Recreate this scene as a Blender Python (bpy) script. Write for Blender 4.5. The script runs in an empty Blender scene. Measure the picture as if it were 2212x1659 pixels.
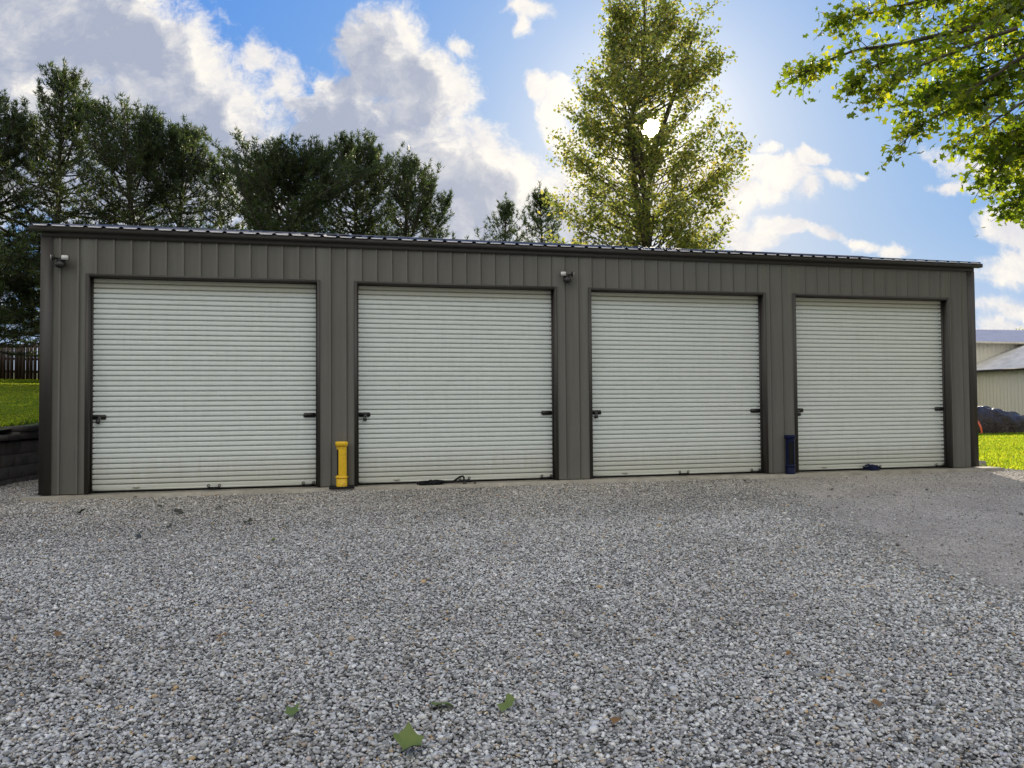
import bpy, math, random
import numpy as np
R = math.radians
random.seed(4)
rng = np.random.default_rng(11)
C = bpy.context.scene.collection
SC = bpy.context.scene

# ------------------------------------------------------------------ camera
CAM = np.array([3.355, -11.851, 1.166])
YAW, PITCH, ROLL, F = 0.2257, 0.0287, -0.0078, 1650.0       # F in pixels of a 2212 px wide frame
FW = np.array([math.sin(YAW)*math.cos(PITCH), math.cos(YAW)*math.cos(PITCH), math.sin(PITCH)])
r0 = np.array([math.cos(YAW), -math.sin(YAW), 0.0]); u0 = np.cross(r0, FW)
RT = r0*math.cos(ROLL)+u0*math.sin(ROLL); UP = -r0*math.sin(ROLL)+u0*math.cos(ROLL)
cam = bpy.data.cameras.new('camera'); co = bpy.data.objects.new('camera', cam); C.objects.link(co)
cam.sensor_width = 36; cam.lens = F/2212*36; cam.clip_end = 3000; cam.clip_start = .05
import mathutils
co.matrix_world = mathutils.Matrix(((RT[0], UP[0], -FW[0], CAM[0]), (RT[1], UP[1], -FW[1], CAM[1]), (RT[2], UP[2], -FW[2], CAM[2]), (0, 0, 0, 1)))
SC.camera = co
def ray(x, y):
    d = FW+RT*(x-1106)/F-UP*(y-829.5)/F
    return d/np.linalg.norm(d)
def at(x, y, Y):            # the point where the line of sight through (x, y) meets the depth Y
    d = ray(x, y); return CAM+d*(Y-CAM[1])/d[1]
def far(x, y, dist): return CAM+ray(x, y)*dist
SUN_EL, SUN_AZ = 19.763, 23.475
SD = np.array([math.sin(R(SUN_AZ))*math.cos(R(SUN_EL)), math.cos(R(SUN_AZ))*math.cos(R(SUN_EL)), math.sin(R(SUN_EL))])

# ------------------------------------------------------------------ node helpers
def nd(nt, typ, ins=None, **props):
    n = nt.nodes.new(typ)
    for k, v in props.items(): setattr(n, k, v)
    for k, v in (ins or {}).items():
        s = n.inputs[k]
        if isinstance(v, bpy.types.NodeSocket): nt.links.new(v, s)
        else: s.default_value = v
    return n
def mth(nt, op, a, b=None, c=None, clamp=False):
    ins = {0: a}
    if b is not None: ins[1] = b
    if c is not None: ins[2] = c
    return nd(nt, 'ShaderNodeMath', ins, operation=op, use_clamp=clamp).outputs[0]
def smooth(nt, x, lo, hi):
    return nd(nt, 'ShaderNodeMapRange', {0: x, 1: lo, 2: hi, 3: 0.0, 4: 1.0}, interpolation_type='SMOOTHSTEP').outputs[0]
def mixc(nt, f, a, b, blend='MIX'):
    n = nd(nt, 'ShaderNodeMix', None, data_type='RGBA', blend_type=blend)
    for i, v in ((0, f), (6, a), (7, b)):
        if isinstance(v, bpy.types.NodeSocket): nt.links.new(v, n.inputs[i])
        elif i == 0: n.inputs[0].default_value = v
        else: n.inputs[i].default_value = (*v, 1) if len(v) == 3 else v
    return n.outputs[2]
def ramp(nt, f, stops, interp='LINEAR'):
    n = nd(nt, 'ShaderNodeValToRGB', {0: f}); cr = n.color_ramp; cr.interpolation = interp
    while len(cr.elements) < len(stops): cr.elements.new(.5)
    for e, (p, c) in zip(cr.elements, stops): e.position = p; e.color = (*c, 1) if len(c) == 3 else (c[0],)*3+(1,)
    return n.outputs[0]
def noise(nt, vec, scale, detail=4, rough=.55, dist=0):
    return nd(nt, 'ShaderNodeTexNoise', {'Vector': vec, 'Scale': scale, 'Detail': detail, 'Roughness': rough, 'Distortion': dist}).outputs[0]
def coord(nt, kind='Object'): return nd(nt, 'ShaderNodeTexCoord').outputs[kind]
def newmat(name):
    m = bpy.data.materials.new(name); m.use_nodes = True; nt = m.node_tree
    return m, nt, nt.nodes['Principled BSDF']
def bump(nt, b, h, strength=.3, dist=.01):
    nt.links.new(nd(nt, 'ShaderNodeBump', {'Height': h, 'Strength': strength, 'Distance': dist}).outputs[0], b.inputs['Normal'])
def plain(name, col, rough=.5, metal=0., var=.25, scale=6., bmp=.05, coat=0.):
    m, nt, b = newmat(name); v = coord(nt)
    n1 = noise(nt, v, scale, 6, .65)
    lo = tuple(c*(1-var) for c in col); hi = tuple(min(1, c*(1+var)) for c in col)
    nt.links.new(ramp(nt, n1, [(.3, lo), (.7, hi)]), b.inputs['Base Color'])
    b.inputs['Roughness'].default_value = rough; b.inputs['Metallic'].default_value = metal; b.inputs['Coat Weight'].default_value = coat
    nt.links.new(mth(nt, 'MULTIPLY_ADD', noise(nt, v, scale*4, 3), .25, rough-.12), b.inputs['Roughness'])
    if bmp: bump(nt, b, noise(nt, v, scale*12, 3), bmp, .004)
    return m

# ------------------------------------------------------------------ mesh helpers
class MB:
    """collects vertices and polygons, then becomes ONE mesh object"""
    def __init__(s): s.v = []; s.n = 0; s.f = {}
    def add(s, V, Fs):
        V = np.asarray(V, np.float32).reshape(-1, 3); s.v.append(V)
        if isinstance(Fs, np.ndarray): s.f.setdefault(Fs.shape[1], []).append(Fs.astype(np.int64)+s.n)
        else:
            for f in Fs: s.f.setdefault(len(f), []).append(np.array([f], np.int64)+s.n)
        s.n += len(V); return s
    def box(s, x0, x1, y0, y1, z0, z1):
        return s.add([(x0, y0, z0), (x1, y0, z0), (x1, y1, z0), (x0, y1, z0), (x0, y0, z1), (x1, y0, z1), (x1, y1, z1), (x0, y1, z1)],
              [(0, 3, 2, 1), (4, 5, 6, 7), (0, 1, 5, 4), (1, 2, 6, 5), (2, 3, 7, 6), (3, 0, 4, 7)])
    def rbox(s, c, size, rot=(0, 0, 0), bev=.0):
        M = np.array(mathutils.Euler(rot).to_matrix()); h = np.array(size)/2
        if bev <= 0:
            V = np.array([(a, b, d) for d in (-1, 1) for b in (-1, 1) for a in (-1, 1)], float)*h
            Fs = [(0, 2, 3, 1), (4, 5, 7, 6), (0, 1, 5, 4), (1, 3, 7, 5), (3, 2, 6, 7), (2, 0, 4, 6)]
        else:                       # chamfered on the four edges along local y
            b = bev; hx, hy, hz = h
            o = [(-hx+b, -hz), (hx-b, -hz), (hx, -hz+b), (hx, hz-b), (hx-b, hz), (-hx+b, hz), (-hx, hz-b), (-hx, -hz+b)]
            V = np.array([(x, -hy, z) for x, z in o]+[(x, hy, z) for x, z in o], float)
            Fs = [tuple(range(8)), tuple(range(15, 7, -1))]+[((i+1) % 8, i, i+8, (i+1) % 8+8) for i in range(8)]
        return s.add(V@M.T+np.array(c), Fs)
    def tube(s, P, rad, k=8, cap=True):
        P = np.asarray(P, float); n = len(P); rad = np.broadcast_to(np.asarray(rad, float), (n,))
        T = np.gradient(P, axis=0); T /= np.linalg.norm(T, axis=1)[:, None]+1e-9
        ref = np.where(np.abs(T[:, 2:3]) > .9, np.array([[1., 0, 0]]), np.array([[0, 0, 1.]]))
        A = np.cross(T, ref); A /= np.linalg.norm(A, axis=1)[:, None]+1e-9; B = np.cross(T, A)
        a = np.linspace(0, 2*np.pi, k, endpoint=False)
        V = (P[:, None]+rad[:, None, None]*(A[:, None]*np.cos(a)[None, :, None]+B[:, None]*np.sin(a)[None, :, None])).reshape(-1, 3)
        i = np.arange(n-1)[:, None]*k; j = np.arange(k)[None]; j2 = (j+1) % k
        Q = np.stack([i+j, i+j2, i+k+j2, i+k+j], -1).reshape(-1, 4)
        b0 = s.n; s.add(V, Q)
        if cap:
            s.f.setdefault(k, []).append(np.array([list(range(k-1, -1, -1))], np.int64)+b0)
            s.f.setdefault(k, []).append(np.array([list(range((n-1)*k, n*k))], np.int64)+b0)
        return s
    def lathe(s, prof, c=(0, 0, 0), k=32, a0=0., a1=2*math.pi):
        full = abs(a1-a0-2*math.pi) < 1e-6; n = k if full else k+1
        a = np.linspace(a0, a1, n, endpoint=not full); p = np.array(prof, float)
        V = np.stack([p[:, None, 0]*np.cos(a)[None], p[:, None, 0]*np.sin(a)[None], np.broadcast_to(p[:, None, 1], (len(p), n))], -1).reshape(-1, 3)+np.array(c)
        i = np.arange(len(p)-1)[:, None]*n; j = np.arange(n if full else n-1)[None]; j2 = (j+1) % n
        return s.add(V, np.stack([i+j, i+j2, i+n+j2, i+n+j], -1).reshape(-1, 4))
    def ball(s, c, r, k=12):
        r = np.broadcast_to(np.array(r, float), (3,)); t = np.linspace(.001, math.pi-.001, k)
        b0 = len(s.v); s.lathe([(math.sin(x), -math.cos(x)) for x in t], k=k*2); s.v[b0] = (s.v[b0]*r+np.array(c)).astype(np.float32)
        return s
    def extrude(s, prof, axis, a0, a1, closed=False):
        """open profile of (u, w) pairs, swept along an axis: 'z' -> (u, w, z), 'x' -> (x, u, w), 'y' -> (u, y, w)"""
        p = np.array(prof, float); n = len(p)
        def mk(t):
            o = np.full(n, t)
            return {'z': np.stack([p[:, 0], p[:, 1], o], 1), 'x': np.stack([o, p[:, 0], p[:, 1]], 1), 'y': np.stack([p[:, 0], o, p[:, 1]], 1)}[axis]
        j = np.arange(n if closed else n-1); j2 = (j+1) % n
        Q = np.stack([j, j2, j2+n, j+n], 1); Fs = Q
        s.add(np.vstack([mk(a0), mk(a1)]), Fs)
        if closed:
            b = s.n-2*n
            s.f.setdefault(n, []).append(np.array([list(range(n-1, -1, -1))], np.int64)+b); s.f.setdefault(n, []).append(np.array([list(range(n, 2*n))], np.int64)+b)
        return s
    def build(s, name, mat, parent=None, loc=(0, 0, 0), rot=None, shade=False):
        me = bpy.data.meshes.new(name); V = np.vstack(s.v); me.vertices.add(len(V)); me.vertices.foreach_set('co', V.ravel())
        loops = []; starts = []; off = 0
        for k, L in s.f.items():
            A = np.vstack(L); loops.append(A.ravel()); starts.append(off+np.arange(len(A))*k); off += A.size
        loops = np.concatenate(loops).astype(np.int32); starts = np.concatenate(starts).astype(np.int32)
        me.loops.add(len(loops)); me.loops.foreach_set('vertex_index', loops)
        me.polygons.add(len(starts)); me.polygons.foreach_set('loop_start', starts)
        me.update(calc_edges=True)
        if shade: me.polygons.foreach_set('use_smooth', np.ones(len(starts), bool))
        me.materials.append(mat)
        o = bpy.data.objects.new(name, me); C.objects.link(o); o.location = loc
        if rot: o.rotation_euler = rot
        if parent: o.parent = parent
        return o
def tag(o, label=None, cat=None, group=None, kind=None):
    for k, v in (('label', label), ('category', cat), ('group', group), ('kind', kind)):
        if v: o[k] = v
    return o
def thing(name, label, cat, loc=(0, 0, 0), rz=0, group=None):
    o = bpy.data.objects.new(name, None); C.objects.link(o); o.location = loc; o.rotation_euler = (0, 0, rz)
    return tag(o, label, cat, group)
def copy_tree(o, parent=None):
    c = o.copy(); C.objects.link(c); c.parent = parent
    for ch in list(o.children): copy_tree(ch, c)
    return c

# ------------------------------------------------------------------ materials
def mat_wall(name, col, streak=.16):
    m, nt, b = newmat(name); v = coord(nt)
    st = noise(nt, nd(nt, 'ShaderNodeMapping', {'Vector': v, 'Scale': (9, 9, .5)}).outputs[0], 1.6, 5, .6)
    gr = noise(nt, v, 60, 3, .7); big = noise(nt, v, .7, 4)
    f = mth(nt, 'ADD', mth(nt, 'MULTIPLY', st, .5), mth(nt, 'ADD', mth(nt, 'MULTIPLY', gr, .25), mth(nt, 'MULTIPLY', big, .25)))
    nt.links.new(ramp(nt, f, [(.32, tuple(c*(1-streak*1.3) for c in col)), (.68, tuple(c*(1+streak) for c in col))]), b.inputs['Base Color'])
    nt.links.new(mth(nt, 'MULTIPLY_ADD', st, .3, .36), b.inputs['Roughness'])
    bump(nt, b, mth(nt, 'ADD', noise(nt, v, 2.2, 2), mth(nt, 'MULTIPLY', noise(nt, v, 90, 2), .04)), .07, .02)
    return m
M_WALL = mat_wall('wall_steel', (.143, .141, .122))
M_TRIM = mat_wall('trim_steel', (.041, .037, .033), .2)
M_BARN = mat_wall('cream_steel', (.72, .69, .57), .05)
def mat_door():
    m, nt, b = newmat('door_curtain'); v = nd(nt, 'ShaderNodeNewGeometry').outputs['Position']
    st = noise(nt, nd(nt, 'ShaderNodeMapping', {'Vector': v, 'Scale': (.6, 1, 9)}).outputs[0], 3, 5, .65)
    dr = noise(nt, nd(nt, 'ShaderNodeMapping', {'Vector': v, 'Scale': (8, 1, .5)}).outputs[0], 2, 5, .65)
    spots = smooth(nt, noise(nt, v, 45, 2, .5), .68, .78)
    base = ramp(nt, mth(nt, 'ADD', mth(nt, 'MULTIPLY', st, .55), mth(nt, 'MULTIPLY', dr, .45)), [(.3, (.645, .69, .65)), (.5, (.725, .775, .74)), (.72, (.77, .81, .785))])
    sep = nd(nt, 'ShaderNodeSeparateXYZ', {0: v}).outputs[2]
    grime = mth(nt, 'MULTIPLY', smooth(nt, mth(nt, 'ADD', sep, mth(nt, 'MULTIPLY', dr, -.7)), .25, -.30), .6)
    base = mixc(nt, grime, base, (.50, .49, .40))
    base = mixc(nt, mth(nt, 'MULTIPLY', spots, .35), base, (.40, .40, .36))
    # the top of the curtain is mixed towards tan
    top = mth(nt, 'MULTIPLY', smooth(nt, mth(nt, 'ADD', sep, mth(nt, 'MULTIPLY', dr, .12)), 2.84, 3.02), .6)
    base = mixc(nt, top, base, (.42, .38, .24))
    nt.links.new(base, b.inputs['Base Color']); b.inputs['Roughness'].default_value = .42
    bump(nt, b, noise(nt, nd(nt, 'ShaderNodeMapping', {'Vector': v, 'Scale': (1, 1, 2.5)}).outputs[0], 3, 3), .22, .03)
    return m
M_DOOR = mat_door()
M_BLACK = plain('black_metal', (.018, .018, .018), .45)
M_RUBBER = plain('black_rubber', (.012, .012, .013), .7)
M_STEEL = plain('grey_steel', (.35, .34, .32), .35, .9)
M_LENS = plain('lamp_lens', (.62, .62, .60), .3, var=.08)
M_ROOF = plain('roof_steel', (.020, .019, .022), .48, .0, .1, .6, 0)
M_BROOF = plain('barn_roof_steel', (.40, .41, .48), .42, .1, .12, 2)
M_WROOF = plain('wing_roof_steel', (.52, .51, .48), .5, .0, .22, 1.5)
M_CONC = plain('concrete', (.30, .28, .235), .85, 0, .3, 4, .3)
M_BLOCK = plain('dark_block', (.062, .058, .055), .9, 0, .35, 9, .8)
M_YELLOW = plain('yellow_paint', (.80, .50, .012), .38, 0, .16, 9, .05)
M_BLUE = plain('blue_paint', (.006, .010, .043), .42, 0, .3, 9, .05)
M_TARP = plain('dark_tarp', (.030, .023, .019), .30, 0, .4, 3, .1)
M_TARP.node_tree.nodes['Principled BSDF'].inputs['Specular IOR Level'].default_value = .25
bump(M_TARP.node_tree, M_TARP.node_tree.nodes['Principled BSDF'], noise(M_TARP.node_tree, coord(M_TARP.node_tree), 4.5, 5, .6, 1.5), 1., .16)
for q_ in (M_BLUE, M_RUBBER): q_.node_tree.nodes['Principled BSDF'].inputs['Specular IOR Level'].default_value = .15
M_STRAP = plain('orange_strap', (.62, .10, .03), .5)
M_BARK = plain('bark', (.075, .06, .047), .9, 0, .45, 5, .8)
M_FENCE = mat_wall('fence_wood', (.046, .025, .018), .45)
M_HARDWARE = plain('hook_metal', (.05, .05, .05), .35, .7)

def chip(m, col, lo, hi, scale):
    nt = m.node_tree; b = nt.nodes['Principled BSDF']; src = b.inputs['Base Color'].links[0].from_socket
    f = smooth(nt, noise(nt, coord(nt), scale, 5, .7), lo, hi)
    nt.links.new(mixc(nt, f, src, col), b.inputs['Base Color'])
chip(M_YELLOW, (.16, .085, .03), .64, .70, 17); chip(M_YELLOW, (.46, .30, .05), .55, .66, 6); chip(M_WALL, (.19, .18, .15), .66, .72, 24)
def mat_leaf(name, cols, tcol, tw=.45):
    m, nt, b = newmat(name); g = nd(nt, 'ShaderNodeNewGeometry')
    rp = g.outputs['Random Per Island']; big = noise(nt, coord(nt), .55, 3)
    f = mth(nt, 'ADD', mth(nt, 'MULTIPLY', rp, .6), mth(nt, 'MULTIPLY', big, .4))
    c = ramp(nt, f, [(.12+.76*i/(len(cols)-1), q) for i, q in enumerate(cols)])
    nt.links.new(c, b.inputs['Base Color']); b.inputs['Roughness'].default_value = .5
    tr = nd(nt, 'ShaderNodeBsdfTranslucent', {'Color': mixc(nt, 1, c, tcol, 'MULTIPLY')})
    mx = nd(nt, 'ShaderNodeMixShader', {0: tw, 1: b.outputs[0], 2: tr.outputs[0]})
    nt.links.new(mx.outputs[0], nt.nodes['Material Output'].inputs[0])
    return m
M_PINE = mat_leaf('pine_needles', [(.012, .022, .011), (.024, .041, .018), (.048, .066, .028), (.035, .055, .024)], (2.8, 2.8, 1.2), .42)
M_SWEET = mat_leaf('tall_tree_leaves', [(.048, .070, .022), (.088, .112, .034), (.14, .152, .048), (.22, .18, .07)], (3.5, 3.4, 1.8), .6)
M_MAPLE = mat_leaf('maple_leaves', [(.030, .050, .008), (.065, .098, .010), (.115, .15, .02), (.23, .215, .025)], (3.6, 3.6, 1.1), .56)
M_GRASS = mat_leaf('grass_blades', [(.026, .048, .012), (.048, .078, .016), (.080, .105, .022), (.115, .12, .036)], (7., 6.4, 1.3), .6)
M_FALLEN = mat_leaf('fallen_green_leaf', [(.09, .135, .022), (.12, .17, .03), (.15, .20, .045)], (1.2, 1.2, .8), .2)
M_DRY = mat_leaf('fallen_dry_leaf', [(.10, .05, .02), (.22, .12, .03), (.05, .035, .02)], (1.2, 1.0, .8), .15)
M_DARKLEAF = mat_leaf('old_leaf', [(.020, .020, .014), (.035, .034, .018), (.03, .042, .016)], (1, 1, .8), .1)

def mat_stones():
    m, nt, b = newmat('gravel_stone'); g = nd(nt, 'ShaderNodeNewGeometry'); rp = g.outputs['Random Per Island']; v = coord(nt)
    c = ramp(nt, rp, [(0, (.10, .10, .10)), (.10, (.18, .178, .172)), (.28, (.30, .298, .292)), (.48, (.40, .398, .388)), (.66, (.455, .455, .452)),
                      (.80, (.53, .53, .515)), (.90, (.68, .675, .65)), (.92, (.36, .28, .19)), (.95, (.42, .41, .45)), (.975, (.44, .29, .12)), (.985, (.40, .37, .33)), (1, (.22, .18, .14))])
    c = mixc(nt, 1., c, (1.03, 1.05, 1.05), 'MULTIPLY')
    sepy = nd(nt, 'ShaderNodeSeparateXYZ', {0: v}).outputs[1]
    dirt = mth(nt, 'MULTIPLY', smooth(nt, mth(nt, 'MULTIPLY_ADD', noise(nt, v, .9, 5, .65), 6., sepy), -1.2, 2.8), .38)
    c = mixc(nt, dirt, c, mixc(nt, 1., c, (.80, .70, .58), 'MULTIPLY'))
    c = mixc(nt, .5, c, ramp(nt, noise(nt, v, 95, 4, .65), [(.25, (.55, .55, .56)), (.75, (1.35, 1.33, 1.3))]), 'MULTIPLY')
    big = noise(nt, v, .45, 4, .6)
    c = mixc(nt, .6, c, ramp(nt, big, [(.3, (.72, .71, .70)), (.65, (1.25, 1.26, 1.28))]), 'MULTIPLY')
    nt.links.new(c, b.inputs['Base Color']); b.inputs['Roughness'].default_value = .72
    bump(nt, b, noise(nt, v, 140, 3, .6), .5, .006)
    return m
M_STONE = mat_stones()
def mat_gravel():
    m, nt, b = newmat('gravel_bed'); v = coord(nt)
    at_ = nd(nt, 'ShaderNodeAttribute', attribute_name='packed').outputs['Fac']
    vor = nd(nt, 'ShaderNodeTexVoronoi', {'Vector': v, 'Scale': 42.}, feature='F1')
    edge = nd(nt, 'ShaderNodeTexVoronoi', {'Vector': v, 'Scale': 42.}, feature='DISTANCE_TO_EDGE').outputs[0]
    grey = ramp(nt, nd(nt, 'ShaderNodeSeparateColor', {0: vor.outputs['Color']}).outputs[0], [(0, (.08, .08, .08)), (.5, (.17, .17, .165)), (1, (.30, .295, .285))])
    loose = mixc(nt, smooth(nt, edge, .0, .18), (.035, .034, .032), grey)
    fine = noise(nt, v, 60, 6, .8); mid = noise(nt, v, 14, 5, .7); big = noise(nt, v, 1.1, 5, .6)
    pk = ramp(nt, mth(nt, 'ADD', mth(nt, 'MULTIPLY', fine, .5), mth(nt, 'ADD', mth(nt, 'MULTIPLY', mid, .25), mth(nt, 'MULTIPLY', big, .25))),
              [(.34, (.14, .127, .115)), (.5, (.345, .318, .292)), (.64, (.60, .565, .53))])
    nt.links.new(mixc(nt, at_, loose, pk), b.inputs['Base Color']); b.inputs['Roughness'].default_value = .9
    h = mth(nt, 'ADD', mth(nt, 'MULTIPLY', mth(nt, 'SUBTRACT', 1., vor.outputs[0]), .5), mth(nt, 'MULTIPLY', fine, .6))
    bump(nt, b, h, .9, .02)
    return m
M_GRAVEL = mat_gravel()
def mat_lawn():
    m, nt, b = newmat('lawn_turf'); v = coord(nt)
    f = mth(nt, 'ADD', mth(nt, 'MULTIPLY', noise(nt, v, 1.1, 5, .6), .5), mth(nt, 'MULTIPLY', noise(nt, v, 22, 4, .7), .5))
    nt.links.new(ramp(nt, f, [(.3, (.028, .046, .010)), (.5, (.05, .074, .012)), (.68, (.09, .105, .018))]), b.inputs['Base Color'])
    b.inputs['Roughness'].default_value = .9; bump(nt, b, noise(nt, v, 30, 4, .7), 1., .05)
    return m
M_LAWN = mat_lawn()

# ------------------------------------------------------------------ sky and sun
EXPO = 0.55
SC.view_settings.view_transform = 'Standard'; SC.view_settings.look = 'None'; SC.view_settings.exposure = EXPO; SC.view_settings.gamma = 1
SKY = .10
w = bpy.data.worlds.new('World'); SC.world = w; w.use_nodes = True; nt = w.node_tree; nt.nodes.clear()
sky = nd(nt, 'ShaderNodeTexSky', None, sky_type='NISHITA', sun_disc=False, sun_elevation=R(SUN_EL), sun_rotation=R(SUN_AZ), air_density=1.0, dust_density=.9, ozone_density=2.2).outputs[0]
dirv = nd(nt, 'ShaderNodeNewGeometry').outputs['Incoming']
dirv = nd(nt, 'ShaderNodeVectorMath', {0: dirv, 3: -1.}, operation='SCALE').outputs[0]
def dot(a, vec): return nd(nt, 'ShaderNodeVectorMath', {0: a, 1: tuple(vec)}, operation='DOT_PRODUCT').outputs['Value']
# gnomonic coordinates of the western half of the sky, in units of tan(angle)
A0 = np.array([math.sin(YAW), math.cos(YAW), 0]); A1 = np.array([math.cos(YAW), -math.sin(YAW), 0])
df = dot(dirv, A0); dfc = mth(nt, 'MAXIMUM', df, .08)
gu = mth(nt, 'DIVIDE', dot(dirv, A1), dfc); gv = mth(nt, 'DIVIDE', dot(dirv, (0, 0, 1)), dfc)
g2 = nd(nt, 'ShaderNodeCombineXYZ', {0: gu, 1: gv, 2: 0.}).outputs[0]
def warp(vec, scale, amp, detail):
    n = nd(nt, 'ShaderNodeTexNoise', {'Vector': vec, 'Scale': scale, 'Detail': detail, 'Roughness': .6}).outputs[1]
    n = nd(nt, 'ShaderNodeVectorMath', {0: n, 1: (.5, .5, .5)}, operation='SUBTRACT').outputs[0]
    n = nd(nt, 'ShaderNodeVectorMath', {0: n, 3: amp}, operation='SCALE').outputs[0]
    return nd(nt, 'ShaderNodeVectorMath', {0: vec, 1: n}, operation='ADD').outputs[0]
gw = warp(warp(g2, 3.6, .075, 3), 13., .05, 6)
def vop(op, a, b): return nd(nt, 'ShaderNodeVectorMath', {0: a, 1: b}, operation=op).outputs[0]
def vscale(a, k): return nd(nt, 'ShaderNodeVectorMath', {0: a, 3: k}, operation='SCALE').outputs[0]
def guv(x, y):
    d = ray(x, y); return float(d@A1/(d@A0)), float(d[2]/(d@A0))
BLOBS = [  # centre x, y, half-axes, tilt in degrees, strength
    (60, 60, 420, 190, -8, 1.0), (330, 140, 250, 150, -35, .95), (230, 330, 420, 190, 0, .9), (470, 250, 150, 90, -55, .8), (545, 130, 60, 45, -50, .55),
    (590, 190, 70, 60, 0, .5), (620, 240, 60, 36, 20, .45), (-300, 300, 400, 420, 0, 1.),
    (830, 125, 105, 115, -25, .85), (930, 190, 110, 100, 0, .85), (720, 210, 90, 50, 10, .6), (800, 330, 260, 130, -10, .9), (1010, 370, 230, 110, -28, .9), (900, 460, 330, 120, 0, .8), (990, 90, 45, 20, 0, .36),
    (1178, 190, 38, 22, -35, .6), (1222, 215, 36, 34, 0, .7), (1200, 265, 36, 55, 0, .75), (1230, 300, 40, 40, 0, .7), (1330, 440, 230, 110, 0, 1.), (1420, 390, 170, 80, 0, .9),
    (1648, 334, 26, 17, 0, .5), (1700, 372, 48, 26, 0, .62), (1752, 352, 36, 22, 0, .62), (1690, 397, 78, 26, 12, .62), (1800, 392, 48, 22, 0, .6), (1852, 393, 20, 8, 0, .4), (1745, 418, 30, 22, 40, .5),
    (1640, 385, 52, 36, 0, .68), (1590, 445, 80, 40, 30, .75), (1650, 430, 36, 26, 0, .5), (1520, 490, 100, 46, 8, .85),
    (1700, 500, 56, 17, -5, .52), (1780, 512, 56, 15, -10, .5), (1850, 530, 70, 15, -8, .5), (1925, 538, 30, 14, 0, .4), (1600, 522, 80, 26, 0, .7),
    (2130, 365, 110, 40, -25, .42), (2075, 405, 55, 16, 0, .34), (2190, 500, 80, 40, 0, .5), (2180, 560, 95, 45, 10, .55), (2200, 650, 85, 26, 5, .45), (2160, 700, 80, 20, 0, .45),
    (1145, 25, 44, 22, -10, .42), (1140, 60, 16, 26, 10, .34)]
us, vs = guv(1406, 277)
tos = nd(nt, 'ShaderNodeVectorMath', {0: vop('SUBTRACT', (us, vs+.12, 0), g2)}, operation='NORMALIZE').outputs[0]
gs2 = vop('ADD', gw, vscale(tos, .034)); gsh = vop('ADD', gw, vscale(tos, .020))
fld = fls = None
for (x, y, rx, ry, tl, s) in BLOBS:
    u, v = guv(x, y)
    mp = nd(nt, 'ShaderNodeMapping', {'Vector': gw, 'Location': (u, v, 0), 'Rotation': (0, 0, R(tl)), 'Scale': (rx/F, ry/F, 1)}, vector_type='TEXTURE').outputs[0]
    ln = nd(nt, 'ShaderNodeVectorMath', {0: mp}, operation='LENGTH').outputs['Value']
    d = mth(nt, 'MULTIPLY_ADD', ln, -s, s)
    fld = d if fld is None else nd(nt, 'ShaderNodeMath', {0: fld, 1: d, 2: .12}, operation='SMOOTH_MAX').outputs[0]
    if rx*ry > 5000:
        mp = nd(nt, 'ShaderNodeMapping', {'Vector': gs2, 'Location': (u, v, 0), 'Rotation': (0, 0, R(tl)), 'Scale': (rx/F, ry/F, 1)}, vector_type='TEXTURE').outputs[0]
        d = mth(nt, 'MULTIPLY_ADD', nd(nt, 'ShaderNodeVectorMath', {0: mp}, operation='LENGTH').outputs['Value'], -s, s)
        fls = d if fls is None else mth(nt, 'MAXIMUM', fls, d)
fls = mth(nt, 'MAXIMUM', fls, -.5)
fld = mth(nt, 'MAXIMUM', fld, -.5)
fb = noise(nt, gw, 6.5, 10, .66)
fsh = noise(nt, gsh, 6.5, 7, .64)
relief = mth(nt, 'SUBTRACT', fb, fsh)                                  # > 0 on flanks turned to the sun
streak = nd(nt, 'ShaderNodeMapping', {'Vector': gw, 'Rotation': (0, 0, R(38)), 'Scale': (1.1, 2.6, 1)}).outputs[0]
fb3 = noise(nt, gw, 26., 6, .65)
fb2 = noise(nt, streak, 3.4, 7, .62, .3)
dens = mth(nt, 'ADD', fld, mth(nt, 'MULTIPLY_ADD', fb, 1.45, -.70))
dsh = mth(nt, 'ADD', fls, mth(nt, 'MULTIPLY_ADD', fsh, 1.45, -.70))
a_f = smooth(nt, mth(nt, 'MULTIPLY_ADD', fb3, .5, mth(nt, 'SUBTRACT', dens, .25)), -.14, .30)
thick = mth(nt, 'ADD', mth(nt, 'MULTIPLY', smooth(nt, dsh, -.08, .48), 1.05), mth(nt, 'MULTIPLY_ADD', fb2, 2.4, -1.36))
thick = mth(nt, 'ADD', thick, mth(nt, 'MULTIPLY', relief, -2.0), clamp=True)
cosS = dot(dirv, SD); ang = mth(nt, 'ARCCOSINE', mth(nt, 'MINIMUM', cosS, .999999))
near = mth(nt, 'POWER', 2.718, mth(nt, 'DIVIDE', ang, -.10))
K = 1/(SKY*2**EXPO)
def lin(r, g, b, k=1.): return tuple(k*(((c/255+.055)/1.055)**2.4 if c > 10 else c/3294)*K for c in (r, g, b))
cl_f = mixc(nt, mth(nt, 'MULTIPLY_ADD', relief, 5., .45, clamp=True), lin(226, 226, 232), lin(252, 247, 238, 1.04))
cl_f = mixc(nt, thick, cl_f, lin(170, 179, 200))
cl_f = mixc(nt, mth(nt, 'MULTIPLY', near, .55, clamp=True), cl_f, lin(255, 244, 220, 1.12))
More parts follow.
